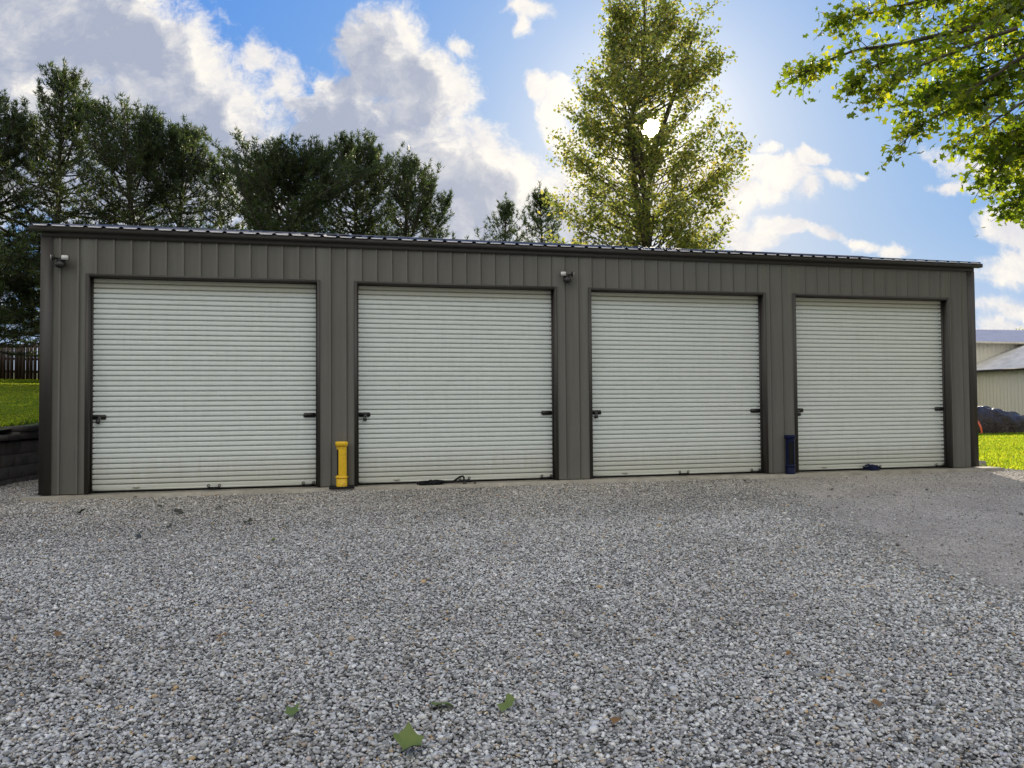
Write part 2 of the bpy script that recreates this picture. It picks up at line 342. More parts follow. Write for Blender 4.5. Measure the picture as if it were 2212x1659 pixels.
# eastern half and overhead, unseen: broken cloud added, brighter upward, to fill the shade
fo = noise(nt, dirv, 2.3, 7, .58, .4); fo2 = noise(nt, dirv, 5., 5, .6)
a_b = smooth(nt, fo, .35, .51)
upz = nd(nt, 'ShaderNodeMapRange', {0: dot(dirv, (0, 0, 1)), 1: .05, 2: .9, 3: .62, 4: 1.75}).outputs[0]
cl_b = mixc(nt, smooth(nt, fo2, .35, .65), lin(255, 248, 232, 1.18), lin(226, 226, 225, 1.03))
cl_b = nd(nt, 'ShaderNodeVectorMath', {0: cl_b, 3: upz}, operation='SCALE').outputs[0]
side = smooth(nt, df, .30, .12)
alpha = nd(nt, 'ShaderNodeMix', {0: side, 2: a_f, 3: a_b}).outputs[0]
cl = mixc(nt, side, cl_f, cl_b)
sp = nd(nt, 'ShaderNodeSeparateColor', {0: sky})       # the eye-like response of a phone camera to a bright sky, channel by channel
chan = [mth(nt, 'MULTIPLY', mth(nt, 'POWER', mth(nt, 'MULTIPLY', mth(nt, 'MAXIMUM', sp.outputs[i], .0001), 1/K), e), c*K) for i, (c, e) in enumerate(((.25, .80), (.43, .46), (.80, .04)))]
chan[0] = mth(nt, 'MINIMUM', chan[0], .70*K)
blue = nd(nt, 'ShaderNodeCombineColor', {0: chan[0], 1: chan[1], 2: chan[2]}).outputs[0]
hzn = mth(nt, 'MULTIPLY', smooth(nt, dot(dirv, (0, 0, 1)), .22, .0), .75)
blue = mixc(nt, hzn, blue, lin(208, 222, 240))
col = mixc(nt, alpha, blue, cl)
glow2 = mth(nt, 'MULTIPLY', mth(nt, 'POWER', 2.718, mth(nt, 'DIVIDE', ang, -.30)), .06*K)
glow = mth(nt, 'MULTIPLY', mth(nt, 'POWER', 2.718, mth(nt, 'DIVIDE', ang, -.06)), 1.0*K)
disc = mth(nt, 'MULTIPLY', mth(nt, 'POWER', smooth(nt, ang, .020, .006), 2.), 30*K)
add = nd(nt, 'ShaderNodeVectorMath', {0: (1., .86, .62), 3: mth(nt, 'ADD', mth(nt, 'ADD', glow, glow2), disc)}, operation='SCALE').outputs[0]
col = mixc(nt, 1., col, add, 'ADD')
bg = nd(nt, 'ShaderNodeBackground', {0: col, 1: SKY})
nt.links.new(bg.outputs[0], nd(nt, 'ShaderNodeOutputWorld').inputs[0])
sl = bpy.data.lights.new('sun', 'SUN'); so = bpy.data.objects.new('sun', sl); C.objects.link(so)
sl.energy = 5.0; sl.angle = R(.5); sl.color = (1, .86, .66)
so.rotation_euler = mathutils.Vector(-SD).to_track_quat('-Z', 'Y').to_euler(); so.location = (10, 30, 20)

# ------------------------------------------------------------------ ground
def gz(x, y): return -.058-.034*np.maximum(0, -np.asarray(y, float))
def gbump(x, y): return .008*vnoise(x, y, 2.2)+.006*vnoise(x, y, 5., 3)
def packed_edge(y): return np.interp(y, [-12, -9.2, -7.3, -6, -3.9, -.5, 3], [9.5, 8.6, 8.0, 8.3, 8.85, 9.7, 10.4])
def grid(name, xs, ys, zf, mat, keep=None, attr=None):
    X, Y = np.meshgrid(xs, ys); Z = zf(X, Y); n = len(xs)
    V = np.stack([X, Y, Z], -1).reshape(-1, 3)
    i = np.arange(len(ys)-1)[:, None]*n; j = np.arange(n-1)[None]
    Q = np.stack([i+j, i+j+1, i+n+j+1, i+n+j], -1).reshape(-1, 4)
    if keep is not None: Q = Q[keep(V[Q].mean(1))]
    m = MB(); m.add(V, Q); o = m.build(name, mat, shade=True)
    if attr is not None:
        a = o.data.attributes.new('packed', 'FLOAT', 'POINT'); a.data.foreach_set('value', attr(V).astype(np.float32))
    o['kind'] = 'structure'; return o
def vnoise(x, y, s, seed=0):
    q = 0
    for k in range(5):
        a = seed*1.7+k*2.1; q = q+np.sin(x*s*math.cos(a)*(1+.31*k)+y*s*math.sin(a)*(1+.27*k)+a*3)/(1+.3*k)
    return q/3
def gravel_right(y): return np.interp(y, [-20, -6, -2, 0, 3, 9], [24, 19, 16.3, 15.4, 15.2, 15.1])+.12*np.sin(np.asarray(y)*5)
grid('lawn', np.concatenate([np.linspace(-400, -30, 10), np.linspace(-28, 60, 89), np.linspace(70, 400, 10)]),
     np.concatenate([np.linspace(-300, -20, 8), np.linspace(-18, 50, 69), np.linspace(60, 500, 10)]),
     lambda x, y: np.maximum(gz(x, y), -.9)-.045-.25*((x > -3.5) & (x < np.maximum(14, gravel_right(y)-1)) & (y < 7))+.02*vnoise(x, y, .8), M_LAWN)
grid('gravel_ground', np.arange(-4.2, 24, .12), np.arange(-17, 8.0, .12),
     lambda x, y: gz(x, y)+gbump(x, y), M_GRAVEL,
     keep=lambda c: (c[:, 0] < gravel_right(c[:, 1])) & ~((c[:, 0] > -.55) & (c[:, 0] < 14.7) & (c[:, 1] > -.05)),
     attr=lambda V: np.clip((V[:, 0]-packed_edge(V[:, 1])+.35*vnoise(V[:, 0], V[:, 1], 3.1, 5))/.9+.5, 0, 1))

# hill on the left, held by the block wall
WY = [-14, -2.5, 1.87, 4.3, 8.2]; WX = [-3.3, -2.35, -1.87, -1.60, -1.25]
def wallx(y): return np.interp(y, WY, WX)
def hz(x, y):
    b = .80+.062*np.maximum(0, y-1.5)+.02*np.maximum(0, -1.9-x)+.05*vnoise(x, y, .35)+.015*vnoise(x, y, 1.7, 2)
    b = np.minimum(b, 3.6+.004*y)
    k = np.clip((13-x)/11, 0, 1); k = k*k*(3-2*k)
    return -.1+(b+.1)*k
hm = MB()
ss = np.concatenate([np.arange(.12, 12, .35), np.arange(12, 90, 4)]); ys = np.arange(-14, 8.2, .35)
X = wallx(ys)[:, None]-ss[None]; Y = np.broadcast_to(ys[:, None], X.shape)
V = np.stack([X, Y, hz(X, Y)], -1).reshape(-1, 3); n = len(ss); i = np.arange(len(ys)-1)[:, None]*n; j = np.arange(n-1)[None]
hm.add(V, np.stack([i+j+1, i+j, i+n+j, i+n+j+1], -1).reshape(-1, 4))
xs = np.concatenate([np.arange(-95, -20, 5), np.arange(-20, 16, .5)]); ys2 = np.concatenate([[ys[-1]], np.arange(8.5, 46, .5), np.arange(46, 120, 6)])
X, Y = np.meshgrid(xs, ys2); V = np.stack([X, Y, hz(X, Y)], -1).reshape(-1, 3); n = len(xs); i = np.arange(len(ys2)-1)[:, None]*n; j = np.arange(n-1)[None]
hm.add(V, np.stack([i+j, i+j+1, i+n+j+1, i+n+j], -1).reshape(-1, 4))
h = hm.build('hillside', M_LAWN, shade=True); h['kind'] = 'structure'

# ------------------------------------------------------------------ gravel stones
def icosphere0():
    t = (1+5**.5)/2; v = np.array([(-1, t, 0), (1, t, 0), (-1, -t, 0), (1, -t, 0), (0, -1, t), (0, 1, t), (0, -1, -t), (0, 1, -t), (t, 0, -1), (t, 0, 1), (-t, 0, -1), (-t, 0, 1)], float)
    f = np.array([(0, 11, 5), (0, 5, 1), (0, 1, 7), (0, 7, 10), (0, 10, 11), (1, 5, 9), (5, 11, 4), (11, 10, 2), (10, 7, 6), (7, 1, 8), (3, 9, 4), (3, 4, 2), (3, 2, 6), (3, 6, 8), (3, 8, 9), (4, 9, 5), (2, 4, 11), (6, 2, 10), (8, 6, 7), (9, 8, 1)])
    return v/np.linalg.norm(v[0]), f
ICO, ICF = icosphere0()
OCT = np.array([(1, 0, 0), (-1, 0, 0), (0, 1, 0), (0, -1, 0), (0, 0, 1), (0, 0, -1)], float)
OCF = np.array([(0, 2, 4), (2, 1, 4), (1, 3, 4), (3, 0, 4), (2, 0, 5), (1, 2, 5), (3, 1, 5), (0, 3, 5)])
def stones(mb, P, size, base, faces, protos=30):
    n = len(P); which = rng.integers(0, protos, n)
    for k in range(protos):
        idx = np.where(which == k)[0]; m = len(idx)
        if not m: continue
        B = base*rng.uniform(.72, 1.22, (len(base), 1))
        sz = size[idx][:, None]*np.stack([rng.uniform(.8, 1.35, m), rng.uniform(.65, 1.05, m), rng.uniform(.36, .7, m)], 1)
        W = B[None]*sz[:, None]
        ya = rng.uniform(0, 6.283, m); tx = rng.normal(0, .34, m); ty = rng.normal(0, .34, m)
        def rot(W, a, i, j):
            c, s = np.cos(a)[:, None], np.sin(a)[:, None]; A, B_ = W[..., i].copy(), W[..., j].copy()
            W[..., i] = A*c-B_*s; W[..., j] = A*s+B_*c
        rot(W, tx, 1, 2); rot(W, ty, 0, 2); rot(W, ya, 0, 1)
        W += P[idx][:, None]
        Fs = (faces[None]+(np.arange(m)*len(base))[:, None, None]).reshape(-1, 3)
        mb.add(W.reshape(-1, 3), Fs)
def in_view(P, margin=1.0, px0=0, px1=2212):
    d = P-CAM; z = d@FW; x = d@RT
    return (z > .5) & (x/np.maximum(z, .1)*F+1106 > px0-margin*F/np.maximum(z, .1)) & (x/np.maximum(z, .1)*F+1106 < px1+margin*F/np.maximum(z, .1))
sm = MB()
def scatter(y0, y1, dens, smin, smax, base, faces):
    x0, x1 = -4.2, 16
    n = int((x1-x0)*(y1-y0)*dens); x = rng.uniform(x0, x1, n); y = rng.uniform(y0, y1, n)
    P = np.stack([x, y, gz(x, y)], 1)
    k = in_view(P, 1.0) & (x > wallx(y)+.02) & (x < gravel_right(y)-.1)
    e = x-packed_edge(y)+.45*vnoise(x, y, 2.3, 8)
    k &= rng.random(n) < np.clip(.5-e/.9, .02, 1.)
    k &= ~((x > -.82) & (x < 15.05) & (y > -.385))
    P = P[k]; m = len(P); s = smin+(smax-smin)*rng.random(m)**2.2
    s *= np.where(rng.random(m) < .02, 1.85, 1.)
    P[:, 2] += rng.uniform(-.005, .016, m)+s*.12+gbump(P[:, 0], P[:, 1])
    stones(sm, P, s, base, faces); return m
scatter(-10.2, -6.2, 6900, .0068, .0160, ICO, ICF)
scatter(-6.2, -3.2, 5300, .0076, .0160, ICO, ICF)
scatter(-3.2, 4.5, 3900, .0095, .018, OCT, OCF)
n = 380000; x = rng.uniform(6, 18, n); y = rng.uniform(-9, 1, n); P = np.stack([x, y, gz(x, y)+gbump(x, y)+.001], 1)
k = in_view(P, .6) & (x > packed_edge(y)-.4) & (x < gravel_right(y)) & ~((x < 15.05) & (y > -.385)) & (rng.random(n) < .55+.35*vnoise(x, y, 1.3, 9)); P = P[k]
stones(sm, P, .005+.008*rng.random(len(P))**2.6, OCT, OCF)
tag(sm.build('gravel_stones', M_STONE), 'loose grey crushed stones covering the yard in front of the roller doors', 'gravel', kind='stuff')

# ------------------------------------------------------------------ the storage building
X0, X1, WF, DW, DH = -.611, 14.735, -.13, 3.05, 3.005
DX = [0, 3.679, 7.386, 11.091]; DEPTH = 6.1; RIB = .2286; EAVE = 3.70; RIDGE_Y, RIDGE_Z = 3.0, 4.43
bl = thing('storage_building', 'long low grey ribbed steel storage building with four white roller doors', 'storage building', (7, 0, 0))
def sub(mb, name, mat, parent, label=None, shade=False):
    o = mb.build(name, mat, None, shade=shade); o.parent = parent
    root = parent
    off = mathutils.Vector((0, 0, 0))
    while root: off += root.location; root = root.parent
    o.data.transform(mathutils.Matrix.Translation(-off))
    if label: o['label'] = label
    return o
def ribprof(a, b, y0, start, step=RIB, hgt=.010, bw=.032, tw=.020, sgn=-1):
    p = [(a, y0)]; k = start
    while k < b-bw/2:
        if k > a+bw/2:
            p += [(k-bw/2, y0), (k-tw/2, y0+sgn*hgt), (k+tw/2, y0+sgn*hgt), (k+bw/2, y0)]
        k += step
    return p+[(b, y0)]
WT = 3.645
def groove(p):                      # the side lap beside each rib leaves a narrow dark slot
    q = []
    for i, (u, w_) in enumerate(p):
        q.append((u, w_))
        if i % 4 == 0 and 0 < i < len(p)-1: q += [(u+.002, w_+.016), (u+.011, w_+.016), (u+.013, w_)]
    return q
fw_ = MB(); OP = .045     # trim width round each opening
ops = [(x-.02, x+DW+.02) for x in DX]; start = -.400
edges = [X0]+[e for a, b in ops for e in (a-OP, b+OP)]+[X1]
for k in range(0, len(edges), 2): fw_.extrude(groove(ribprof(edges[k], edges[k+1], WF, start)), 'z', -.01, WT)
for a, b in ops: fw_.extrude(groove(ribprof(a-OP, b+OP, WF, start)), 'z', DH+.02+OP, WT)
sub(fw_, 'front_wall', M_WALL, bl)
ow = MB()
ow.extrude([(WF, 0)]+[(WF, 0)], 'x', X0, X0)  # keeps the corner closed
for xx, sg in ((X0, -1), (X1, 1)):
    ow.extrude([(xx+0, WF)]+[(q, p) for p, q in ribprof(WF+.05, DEPTH, xx, WF+.2, sgn=sg)], 'z', -.01, 3.66)
    ow.add([(xx, WF, 3.66), (xx, DEPTH, 3.66), (xx, RIDGE_Y, RIDGE_Z-.06)], [(0, 1, 2)])
ow.extrude(ribprof(X0, X1, DEPTH, start, sgn=1), 'z', -.01, 3.66)
sub(ow, 'rear_and_side_walls', M_WALL, bl)
# corner trims: L-shaped, 3 mm proud of the ribs
for xx, s in ((X0, 1), (X1, -1)):
    t = MB(); a, b = sorted((xx-s*.024, xx+s*.125)); t.box(a, b, WF-.024, WF+.12, -.008, 3.56); sub(t, 'corner_trim', M_TRIM, bl)
t = MB(); t.box(X0-.012, X1+.012, WF-.031, WF-.0005, 3.562, 3.632); sub(t, 'frieze_trim', M_TRIM, bl)
# eave fascia and rake boards
t = MB(); t.box(X0-.155, X1+.155, WF-.085, WF+.02, 3.634, EAVE); sub(t, 'fascia', M_TRIM, bl)
sl_ = (RIDGE_Z-.035-EAVE)/(RIDGE_Y-(WF-.085))
for xx, s in ((X0-.155, -1), (X1+.155, 1)):
    for sd in (-1, 1):
        t = MB(); pr = [(WF+.021, EAVE-.068+.1*sl_), (RIDGE_Y, RIDGE_Z-.115), (RIDGE_Y, RIDGE_Z-.045), (WF+.021, EAVE-.004+.1*sl_)]
        if sd > 0: pr = [(2*RIDGE_Y-a, b) for a, b in pr][::-1]
        a, b = sorted((xx, xx-s*.03)); t.extrude(pr, 'x', a, b, closed=True); sub(t, 'rake_trim', M_TRIM, bl)
t = MB(); ro = sub
rf = MB(); xa, xb = X0-.165, X1+.165
pr = np.array(ribprof(xa, xb, 0, xa+.04, hgt=.022, bw=.062, tw=.024, sgn=1))
for sd in (0, 1):
    y0, z0, y1, z1 = WF-.10, EAVE+.004, RIDGE_Y, RIDGE_Z
    for dz in (0., -.003):
        A = np.stack([pr[:, 0], np.full(len(pr), y0), z0+pr[:, 1]+dz], 1); B = np.stack([pr[:, 0], np.full(len(pr), y1), z1+pr[:, 1]+dz], 1)
        if sd: A[:, 1] = 2*RIDGE_Y-A[:, 1]
        n = len(pr); j = np.arange(n-1); rf.add(np.vstack([A, B]), np.stack([j, j+1, j+1+n, j+n], 1))
roof = sub(rf, 'roof', M_ROOF, bl)
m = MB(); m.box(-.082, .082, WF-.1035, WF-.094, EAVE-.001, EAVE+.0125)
glint0 = None; k = xa+.04+RIB/2
M_GLINT = plain('glint_white', (.82, .80, .84), .4, var=.05)  # added white blocks: sky reflection in the roof pans, put into colour
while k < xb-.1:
    if glint0 is None: glint0 = m.build('eave_glint', M_GLINT, None); c_ = glint0
    else: c_ = glint0.copy(); C.objects.link(c_)
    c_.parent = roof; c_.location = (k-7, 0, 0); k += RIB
t = MB(); t.extrude([(RIDGE_Y-.17, RIDGE_Z-.012), (RIDGE_Y-.165, RIDGE_Z-.008), (RIDGE_Y, RIDGE_Z+.038), (RIDGE_Y+.165, RIDGE_Z-.008), (RIDGE_Y+.17, RIDGE_Z-.012)], 'x', xa-.004, xb+.004); sub(t, 'ridge_cap', M_ROOF, roof)
# concrete slab edge
t = MB(); t.box(X0-.16, X1+.36, -.372, -.02, -.30, -.020); sub(t, 'slab_edge', M_CONC, bl)
t = MB(); t.box(X0+.02, X1-.02, -.018, DEPTH-.02, -.30, -.018); sub(t, 'floor_slab', M_CONC, bl)

# roller doors
PITCH_ = .0733
def curtain(x0):
    p = []; z = .035
    while z < DH+.06:
        p += [(-.004, z-.0012), (-.0082, z+.003), (-.0105, z+.013), (-.0092, z+.028), (-.0105, z+.044), (-.0098, z+.0530), (-.004, z+.0545), (.050, z+.0548), (.050, z+.0718)]
        z += PITCH_
    m = MB(); m.extrude(p, 'x', x0, x0+DW); return m
door_objs = []
for di, dx in enumerate(DX):
    d = bpy.data.objects.new('roller_door', None); C.objects.link(d); d.location = (dx+DW/2-7, 0, 0); d.parent = bl
    c = sub(curtain(dx), 'curtain', M_DOOR, d, shade=False)
    t = MB(); t.box(dx+.004, dx+DW-.004, -.016, .016, .012, .036); sub(t, 'bottom_bar', M_DOOR, d)
    t = MB(); t.box(dx+.002, dx+DW-.002, -.012, .012, -.014, .0115); sub(t, 'bottom_seal', M_RUBBER, d)
    # frame: face trims and reveals
    a, b = ops[di]; zt = DH+.02
    t = MB(); t.box(a-OP, a, WF-.027, .10, -.012, zt+OP); t.box(b, b+OP, WF-.027, .10, -.012, zt+OP); t.box(a+.0005, b-.0005, WF-.025, .10, zt, zt+OP-.002)
    t.box(a+.0005, a+.02, -.045, .09, -.011, zt-.001); t.box(b-.02, b-.0005, -.045, .09, -.011, zt-.001)
    sub(t, 'door_frame', M_TRIM, d)
    # slide latches
    for side in (0, 1):
        t = MB(); xx = dx+.085 if side == 0 else dx+DW-.09
        t.rbox((xx, -.020, 1.052), (.178, .018, .068), bev=.014)
        t.rbox((xx+.005, -.034, 1.058), (.12, .014, .024), bev=.006)
        t.tube([(xx-.085 if side == 0 else xx+.085, -.030, 1.056), (xx, -.030, 1.056)], .011)
        t.rbox((xx+(.012 if side == 0 else -.03), -.045, 1.054), (.014, .020, .052), bev=.004)
        sub(t, 'slide_latch', M_BLACK, d)
    # foot brackets, lift tab
    for fx in (.53, .965):
        t = MB(); xx = dx+DW*fx
        t.tube([(xx-.085, -.030, .018), (xx+.085, -.030, .018)], .011)
        for q in (-.075, .075):
            a_ = np.linspace(0, 6.283, 13); t.tube(np.stack([xx+q+.017*np.cos(a_), np.full(13, -.034), .045+.017*np.sin(a_)], 1), .006, 6)
        t.rbox((xx, -.026, .006), (.11, .016, .026))
        sub(t, 'foot_bracket', M_BLACK, d)
    t = MB(); t.rbox((dx+.57, -.022, .052), (.085, .022, .016), bev=.005); sub(t, 'lift_tab', plain('tab', (.42, .40, .34), .5) if di == 0 else bpy.data.materials['tab'], d)
    door_objs.append(d)

# padlocks hang on the left latches
def padlock(loc, rz, label):
    o = thing('padlock', label, 'padlock', loc, 0, 'padlocks on the roller doors'); o.rotation_euler = (0, rz, 0)
    m = MB(); m.rbox((0, 0, -.055), (.055, .024, .05), bev=.008); m.build('lock_body', M_BLACK, o)
    m = MB(); a = np.linspace(0, math.pi, 9); P = [(-.016, 0, -.036)]+[(-.016*math.cos(q), 0, -.006+.016*math.sin(q)) for q in a]+[(.016, 0, -.036)]
    m.tube(P, .0045, 6); m.build('shackle', M_STEEL, o); return o
for i, (dx, rz, lb) in enumerate([(.095, .35, 'black padlock tilted on the left latch of the widest, leftmost roller door'), (.10, .15, 'black padlock on the latch of the roller door right of the yellow post'),
                            (.082, .1, 'black padlock on the roller door latch beside the pillar with a floodlight'), (.07, -.1, 'small black padlock on the latch above the blue post')]):
    padlock((DX[i]+dx, -.052, 1.036), rz, lb)

# security lights
def floodlight(x, z, mir, label):
    o = thing('security_light', label, 'security light', (x, WF-.0195, z), 0, 'twin-head security lights on the front wall'); o.scale = (.86, .9, .88)
    m = MB(); m.lathe([(.001, -.052), (.052, -.05), (.056, -.02), (.056, 0)], k=20)
    V = m.v[0]; m.v[0] = np.stack([V[:, 0], V[:, 2]*1.0, V[:, 1]], 1); m.f[4] = [q[:, ::-1] for q in m.f[4]]; m.build('mount_plate', M_BLACK, o, shade=True)
    m = MB(); m.rbox((0, -.055, .01), (.085, .06, .085), bev=.012)
    m.ball((mir*.005, -.085, -.055), (.075, .055, .055)); m.tube([(-.07*1, -.075, .045), (.07, -.075, .045)], .014)
    m.build('sensor_body', M_BLACK, o)
    for k, (hx, rot, w_) in enumerate(((mir*.085, (.12, 0, mir*.12), .115), (-mir*.095, (.1, mir*.30, -mir*1.15), .10))):
        m = MB(); m.rbox((0, 0, 0), (w_, .045, .085), bev=.014); hd = m.build('lamp_head', M_BLACK, o, (hx, -.095, .055), rot)
        m = MB(); m.rbox((0, -.025, 0), (w_-.014, .006, .071), bev=.011); m.build('lens', M_LENS, hd)
    return o
floodlight(-.375, 3.215, 1, 'black twin security light at the left corner of the building')
floodlight(6.945, 3.215, -1, 'black twin security light on the pillar between the two middle doors')

# yellow and blue tube posts
def tube_post(loc, mat, open_dir, width, label, base, mat_name):
    o = thing('tube_post', label, 'post', loc, 0, 'hollow tube posts between the doors')
    r = .074
    m = MB(); g = .0; h0, h1, H = .165, .545, .655
    m.lathe([(r+.006, 0), (r+.006, .125), (r, .128), (r, h0)], k=40); m.lathe([(r, h1), (r, H-.05)], k=40)
    a0 = open_dir+width/2; m.lathe([(r, h0), (r, h1)], k=32, a0=a0, a1=open_dir+2*math.pi-width/2)
    m.lathe([(r, h0), (r-.007, h0), (r-.007, h1), (r, h1)][1:3], k=32, a0=a0, a1=open_dir+2*math.pi-width/2)
    m.lathe([(r, h0), (r-.006, h0)], k=40); m.lathe([(r-.006, h1), (r, h1)], k=40)
    for s in (-1, 1):
        q = open_dir+s*width/2; cx, cy = math.cos(q), math.sin(q)
        m.add([(r*cx, r*cy, h0), (r*cx*.9, r*cy*.9, h0), (r*cx*.9, r*cy*.9, h1), (r*cx, r*cy, h1)], [(0, 1, 2, 3)])
    m.build('tube_body', mat, o, shade=False)
    m = MB(); m.lathe([(r-.008, h0-.03), (r-.008, h1+.03)], k=36); m.build('inner_liner', M_RUBBER, o)
    m = MB(); m.lathe([(r+.001, H-.068), (r+.016, H-.064), (r+.018, H-.008), (r+.012, H), (.001, H+.004)], k=40); m.build('cap', mat, o)
    m = MB(); m.lathe([(r+.007, .122), (r+.018, .126), (r+.018, .140), (r+.001, .146)], k=40); m.build('collar', mat, o)
    if base:
        m = MB(); m.rbox((0, 0, -.010), (.36, .30, .022), bev=.004); m.build('rubber_base', M_RUBBER, o)
    return o
tube_post((3.425, -.27, .002), M_YELLOW, R(192), R(80), 'yellow hollow tube post with a black side slot, between the two left doors', True, 'y')
tube_post((10.83, -.28, -.018), M_BLUE, R(252), R(72), 'dark blue hollow tube post with a black front opening, beside the right door', False, 'b')

# black straps at the foot of the second door
o = thing('strap_bundle', 'black tangled strap with a loop at the foot of the second roller door', 'strap', (4.9, -.2, -.02))
m = MB()
for k in range(9):
    t_ = np.linspace(0, 1, 30); ph = rng.uniform(0, 6, 3)
    m.tube(np.stack([-.34+.36*t_+.03*np.sin(9*t_+ph[0]), -.02+.06*np.sin(7*t_+ph[1])-.03, .018+.022*(k % 3)*.6+.014*np.sin(11*t_+ph[2])], 1), .016, 6)
t_ = np.linspace(0, 1, 24); m.tube(np.stack([-.05+.55*t_, -.03+.02*np.sin(5*t_), .022+.02*t_], 1), .019, 6)
m.tube([(.18, -.02, .03), (.24, -.02, .07), (.30, -.015, .108), (.345, -.01, .112), (.36, -.01, .09), (.36, -.01, .05), (.42, -.01, .03)], .016, 6)
m.build('strap', M_RUBBER, o)
m = MB(); m.ball((.36, -.07, .008), (.03, .03, .028)); m.build('hook', M_HARDWARE, o)
m = MB(); m.ball((.52, -.06, .01), (.022, .02, .022)); m.build('hook', M_HARDWARE, o)
o = thing('cloth_bundle', 'small dark blue bundle at the foot of the rightmost roller door', 'cloth', (12.53, -.10, -.02))
m = MB()
for k in range(5):
    t_ = np.linspace(0, 1, 16); m.tube(np.stack([-.15+.3*t_, -.02+.03*np.sin(6*t_+k), .03+.025*np.sin(5*t_+k*1.7)+.012*k], 1), .022*(.6+.4*np.sin(np.pi*t_)), 7)
m.build('cloth', M_BLUE, o)

# side step at the far right corner
t = MB(); t.box(X1+.06, X1+.80, .48, 1.6, -.25, .035); o = t.build('concrete_step', M_CONC); tag(o, 'low concrete step at the right corner of the storage building', 'step')

# ------------------------------------------------------------------ retaining wall
rw = thing('retaining_wall', 'dark stacked concrete block retaining wall left of the building', 'retaining wall', (-1.9, 1.5, 0))
m = MB(); P = [np.array((x, y)) for x, y in zip(WX, WY)]
def along(y): return float(wallx(y))
course = .198
for c in range(4):
    y = -13.5+(.22 if c % 2 else 0)
    while y < 7.8:
        L = .44; xa_, xb_ = along(y), along(y+L-.008); back = .012*c
        z0 = -.16+c*course+.004; z1 = z0+course-.007; j = rng.uniform(-.006, .006)
        f = [(xa_-back+j, y), (xa_-back+j+.012, y+.02), (xb_-back+j+.012, y+L-.028), (xb_-back+j, y+L-.008)]
        k = len(f); V = [(a, b, z0) for a, b in f]+[(a, b, z1) for a, b in f]+[(xa_-.3, y, z0), (xb_-.3, y+L-.008, z0), (xa_-.3, y, z1), (xb_-.3, y+L-.008, z1)]
        m.add(V, [(0, 1, 5, 4), (1, 2, 6, 5), (2, 3, 7, 6), (4, 5, 6, 7, 11, 10), (0, 4, 10, 8), (3, 9, 11, 7)])
        y += L
sub(m, 'block_courses', M_BLOCK, rw)
m = MB(); y = -13.4
while y < 7.6:
    L = .61; x_ = along(y+.3); st = 1 if y > 2.2 else 0
    m.rbox((x_-.17, y+.3, .668+.045+st*.13), (.36, L-.012, .085), (0, 0, -.11))
    if st: m.rbox((x_-.17, y+.3, .668+.065), (.33, L-.006, .12), (0, 0, -.11))
    y += L
sub(m, 'cap_blocks', M_BLOCK, rw)

# ------------------------------------------------------------------ fence
fe = thing('wooden_fence', 'dark brown wooden picket fence on top of the grassy slope', 'fence', (-10, 25, 2.4))
m = MB(); pst = MB(); x = -34.
def fy(x): return 25.0+.0*x
while x < 3:
    z = float(hz(np.array(x), np.array(25.))); wd = .138+rng.uniform(-.004, .004); tp = z+1.60+rng.uniform(-.02, .02)
    g = rng.choice([.004, .008, .012, .03], p=[.4, .3, .22, .08])
    y_ = 25+rng.uniform(-.006, .006)
    prf = [(x, z+.03), (x+wd, z+.03), (x+wd, tp-.03), (x+wd-.03, tp), (x+.03, tp), (x, tp-.03)]
    V = [(a, y_, b) for a, b in prf]+[(a, y_+.018, b) for a, b in prf]
    m.add(V, [(0, 1, 2, 3, 4, 5), (11, 10, 9, 8, 7, 6)]+[(i, i+6, (i+1) % 6+6, (i+1) % 6) for i in range(6)])
    x += wd+g
sub(m, 'pickets', M_FENCE, fe)
for dz in (.3, .85, 1.4):
    m = MB(); V = []
    xs_ = np.arange(-34, 3.01, 1.); m.extrude([(25.021, 0), (25.06, 0), (25.06, .09), (25.021, .09)], 'x', -34, 3, closed=True)
    q = m.v[0]; q[:, 2] += hz(q[:, 0], np.full(len(q), 25.))+dz
    sub(m, 'rail', M_FENCE, fe)
for x in np.arange(-33.5, 3, 2.44):
    m = MB(); z = float(hz(np.array(x), np.array(25.))); m.box(x, x+.09, 25.062, 25.152, z-.2, z+1.58); sub(m, 'post', M_FENCE, fe)

# ------------------------------------------------------------------ barn on the right
bn = thing('barn', 'cream ribbed steel barn with blue grey roof and a lower side wing', 'barn', (42, 24, 0))
m = MB(); m.extrude(ribprof(33, 62, 26, 33.3, .30, .03, .09, .04), 'z', -.3, 4.78); m.box(33, 62, 26.02, 36, -.3, 4.7); sub(m, 'main_wall', M_BARN, bn)
m = MB(); pr = np.array(ribprof(32.7, 62.3, 0, 33., .30, .03, .09, .04, sgn=1))
for (y0, z0, y1, z1) in ((25.6, 4.72, 31, 6.04), (36.4, 4.72, 31, 6.04)):
    A = np.stack([pr[:, 0], np.full(len(pr), y0), z0+pr[:, 1]], 1); B = np.stack([pr[:, 0], np.full(len(pr), y1), z1+pr[:, 1]], 1); n = len(pr); j = np.arange(n-1); m.add(np.vstack([A, B]), np.stack([j, j+1, j+1+n, j+n], 1))
sub(m, 'main_roof', M_BROOF, bn)
m = MB(); m.box(32.7, 62.3, 25.56, 25.6, 4.60, 4.73); sub(m, 'eave_trim', plain('cream_trim', (.55, .52, .42), .5), bn)
m = MB(); m.extrude([(39.15, 25.99)]+[(39.15+q, p) for p, q in ribprof(15., 25.98, 0, 15.2, .23, .024, .07, .03)][::-1], 'z', -.3, 3.05)
m.extrude(ribprof(39.15, 48.65, 15., 39.3, .23, .024, .07, .03), 'z', -.3, 3.05)
m.add([(39.15, 15., 3.05), (48.65, 15., 3.05), (43.9, 15., 4.72)], [(0, 1, 2)]); sub(m, 'wing_wall', M_BARN, bn)
m = MB()
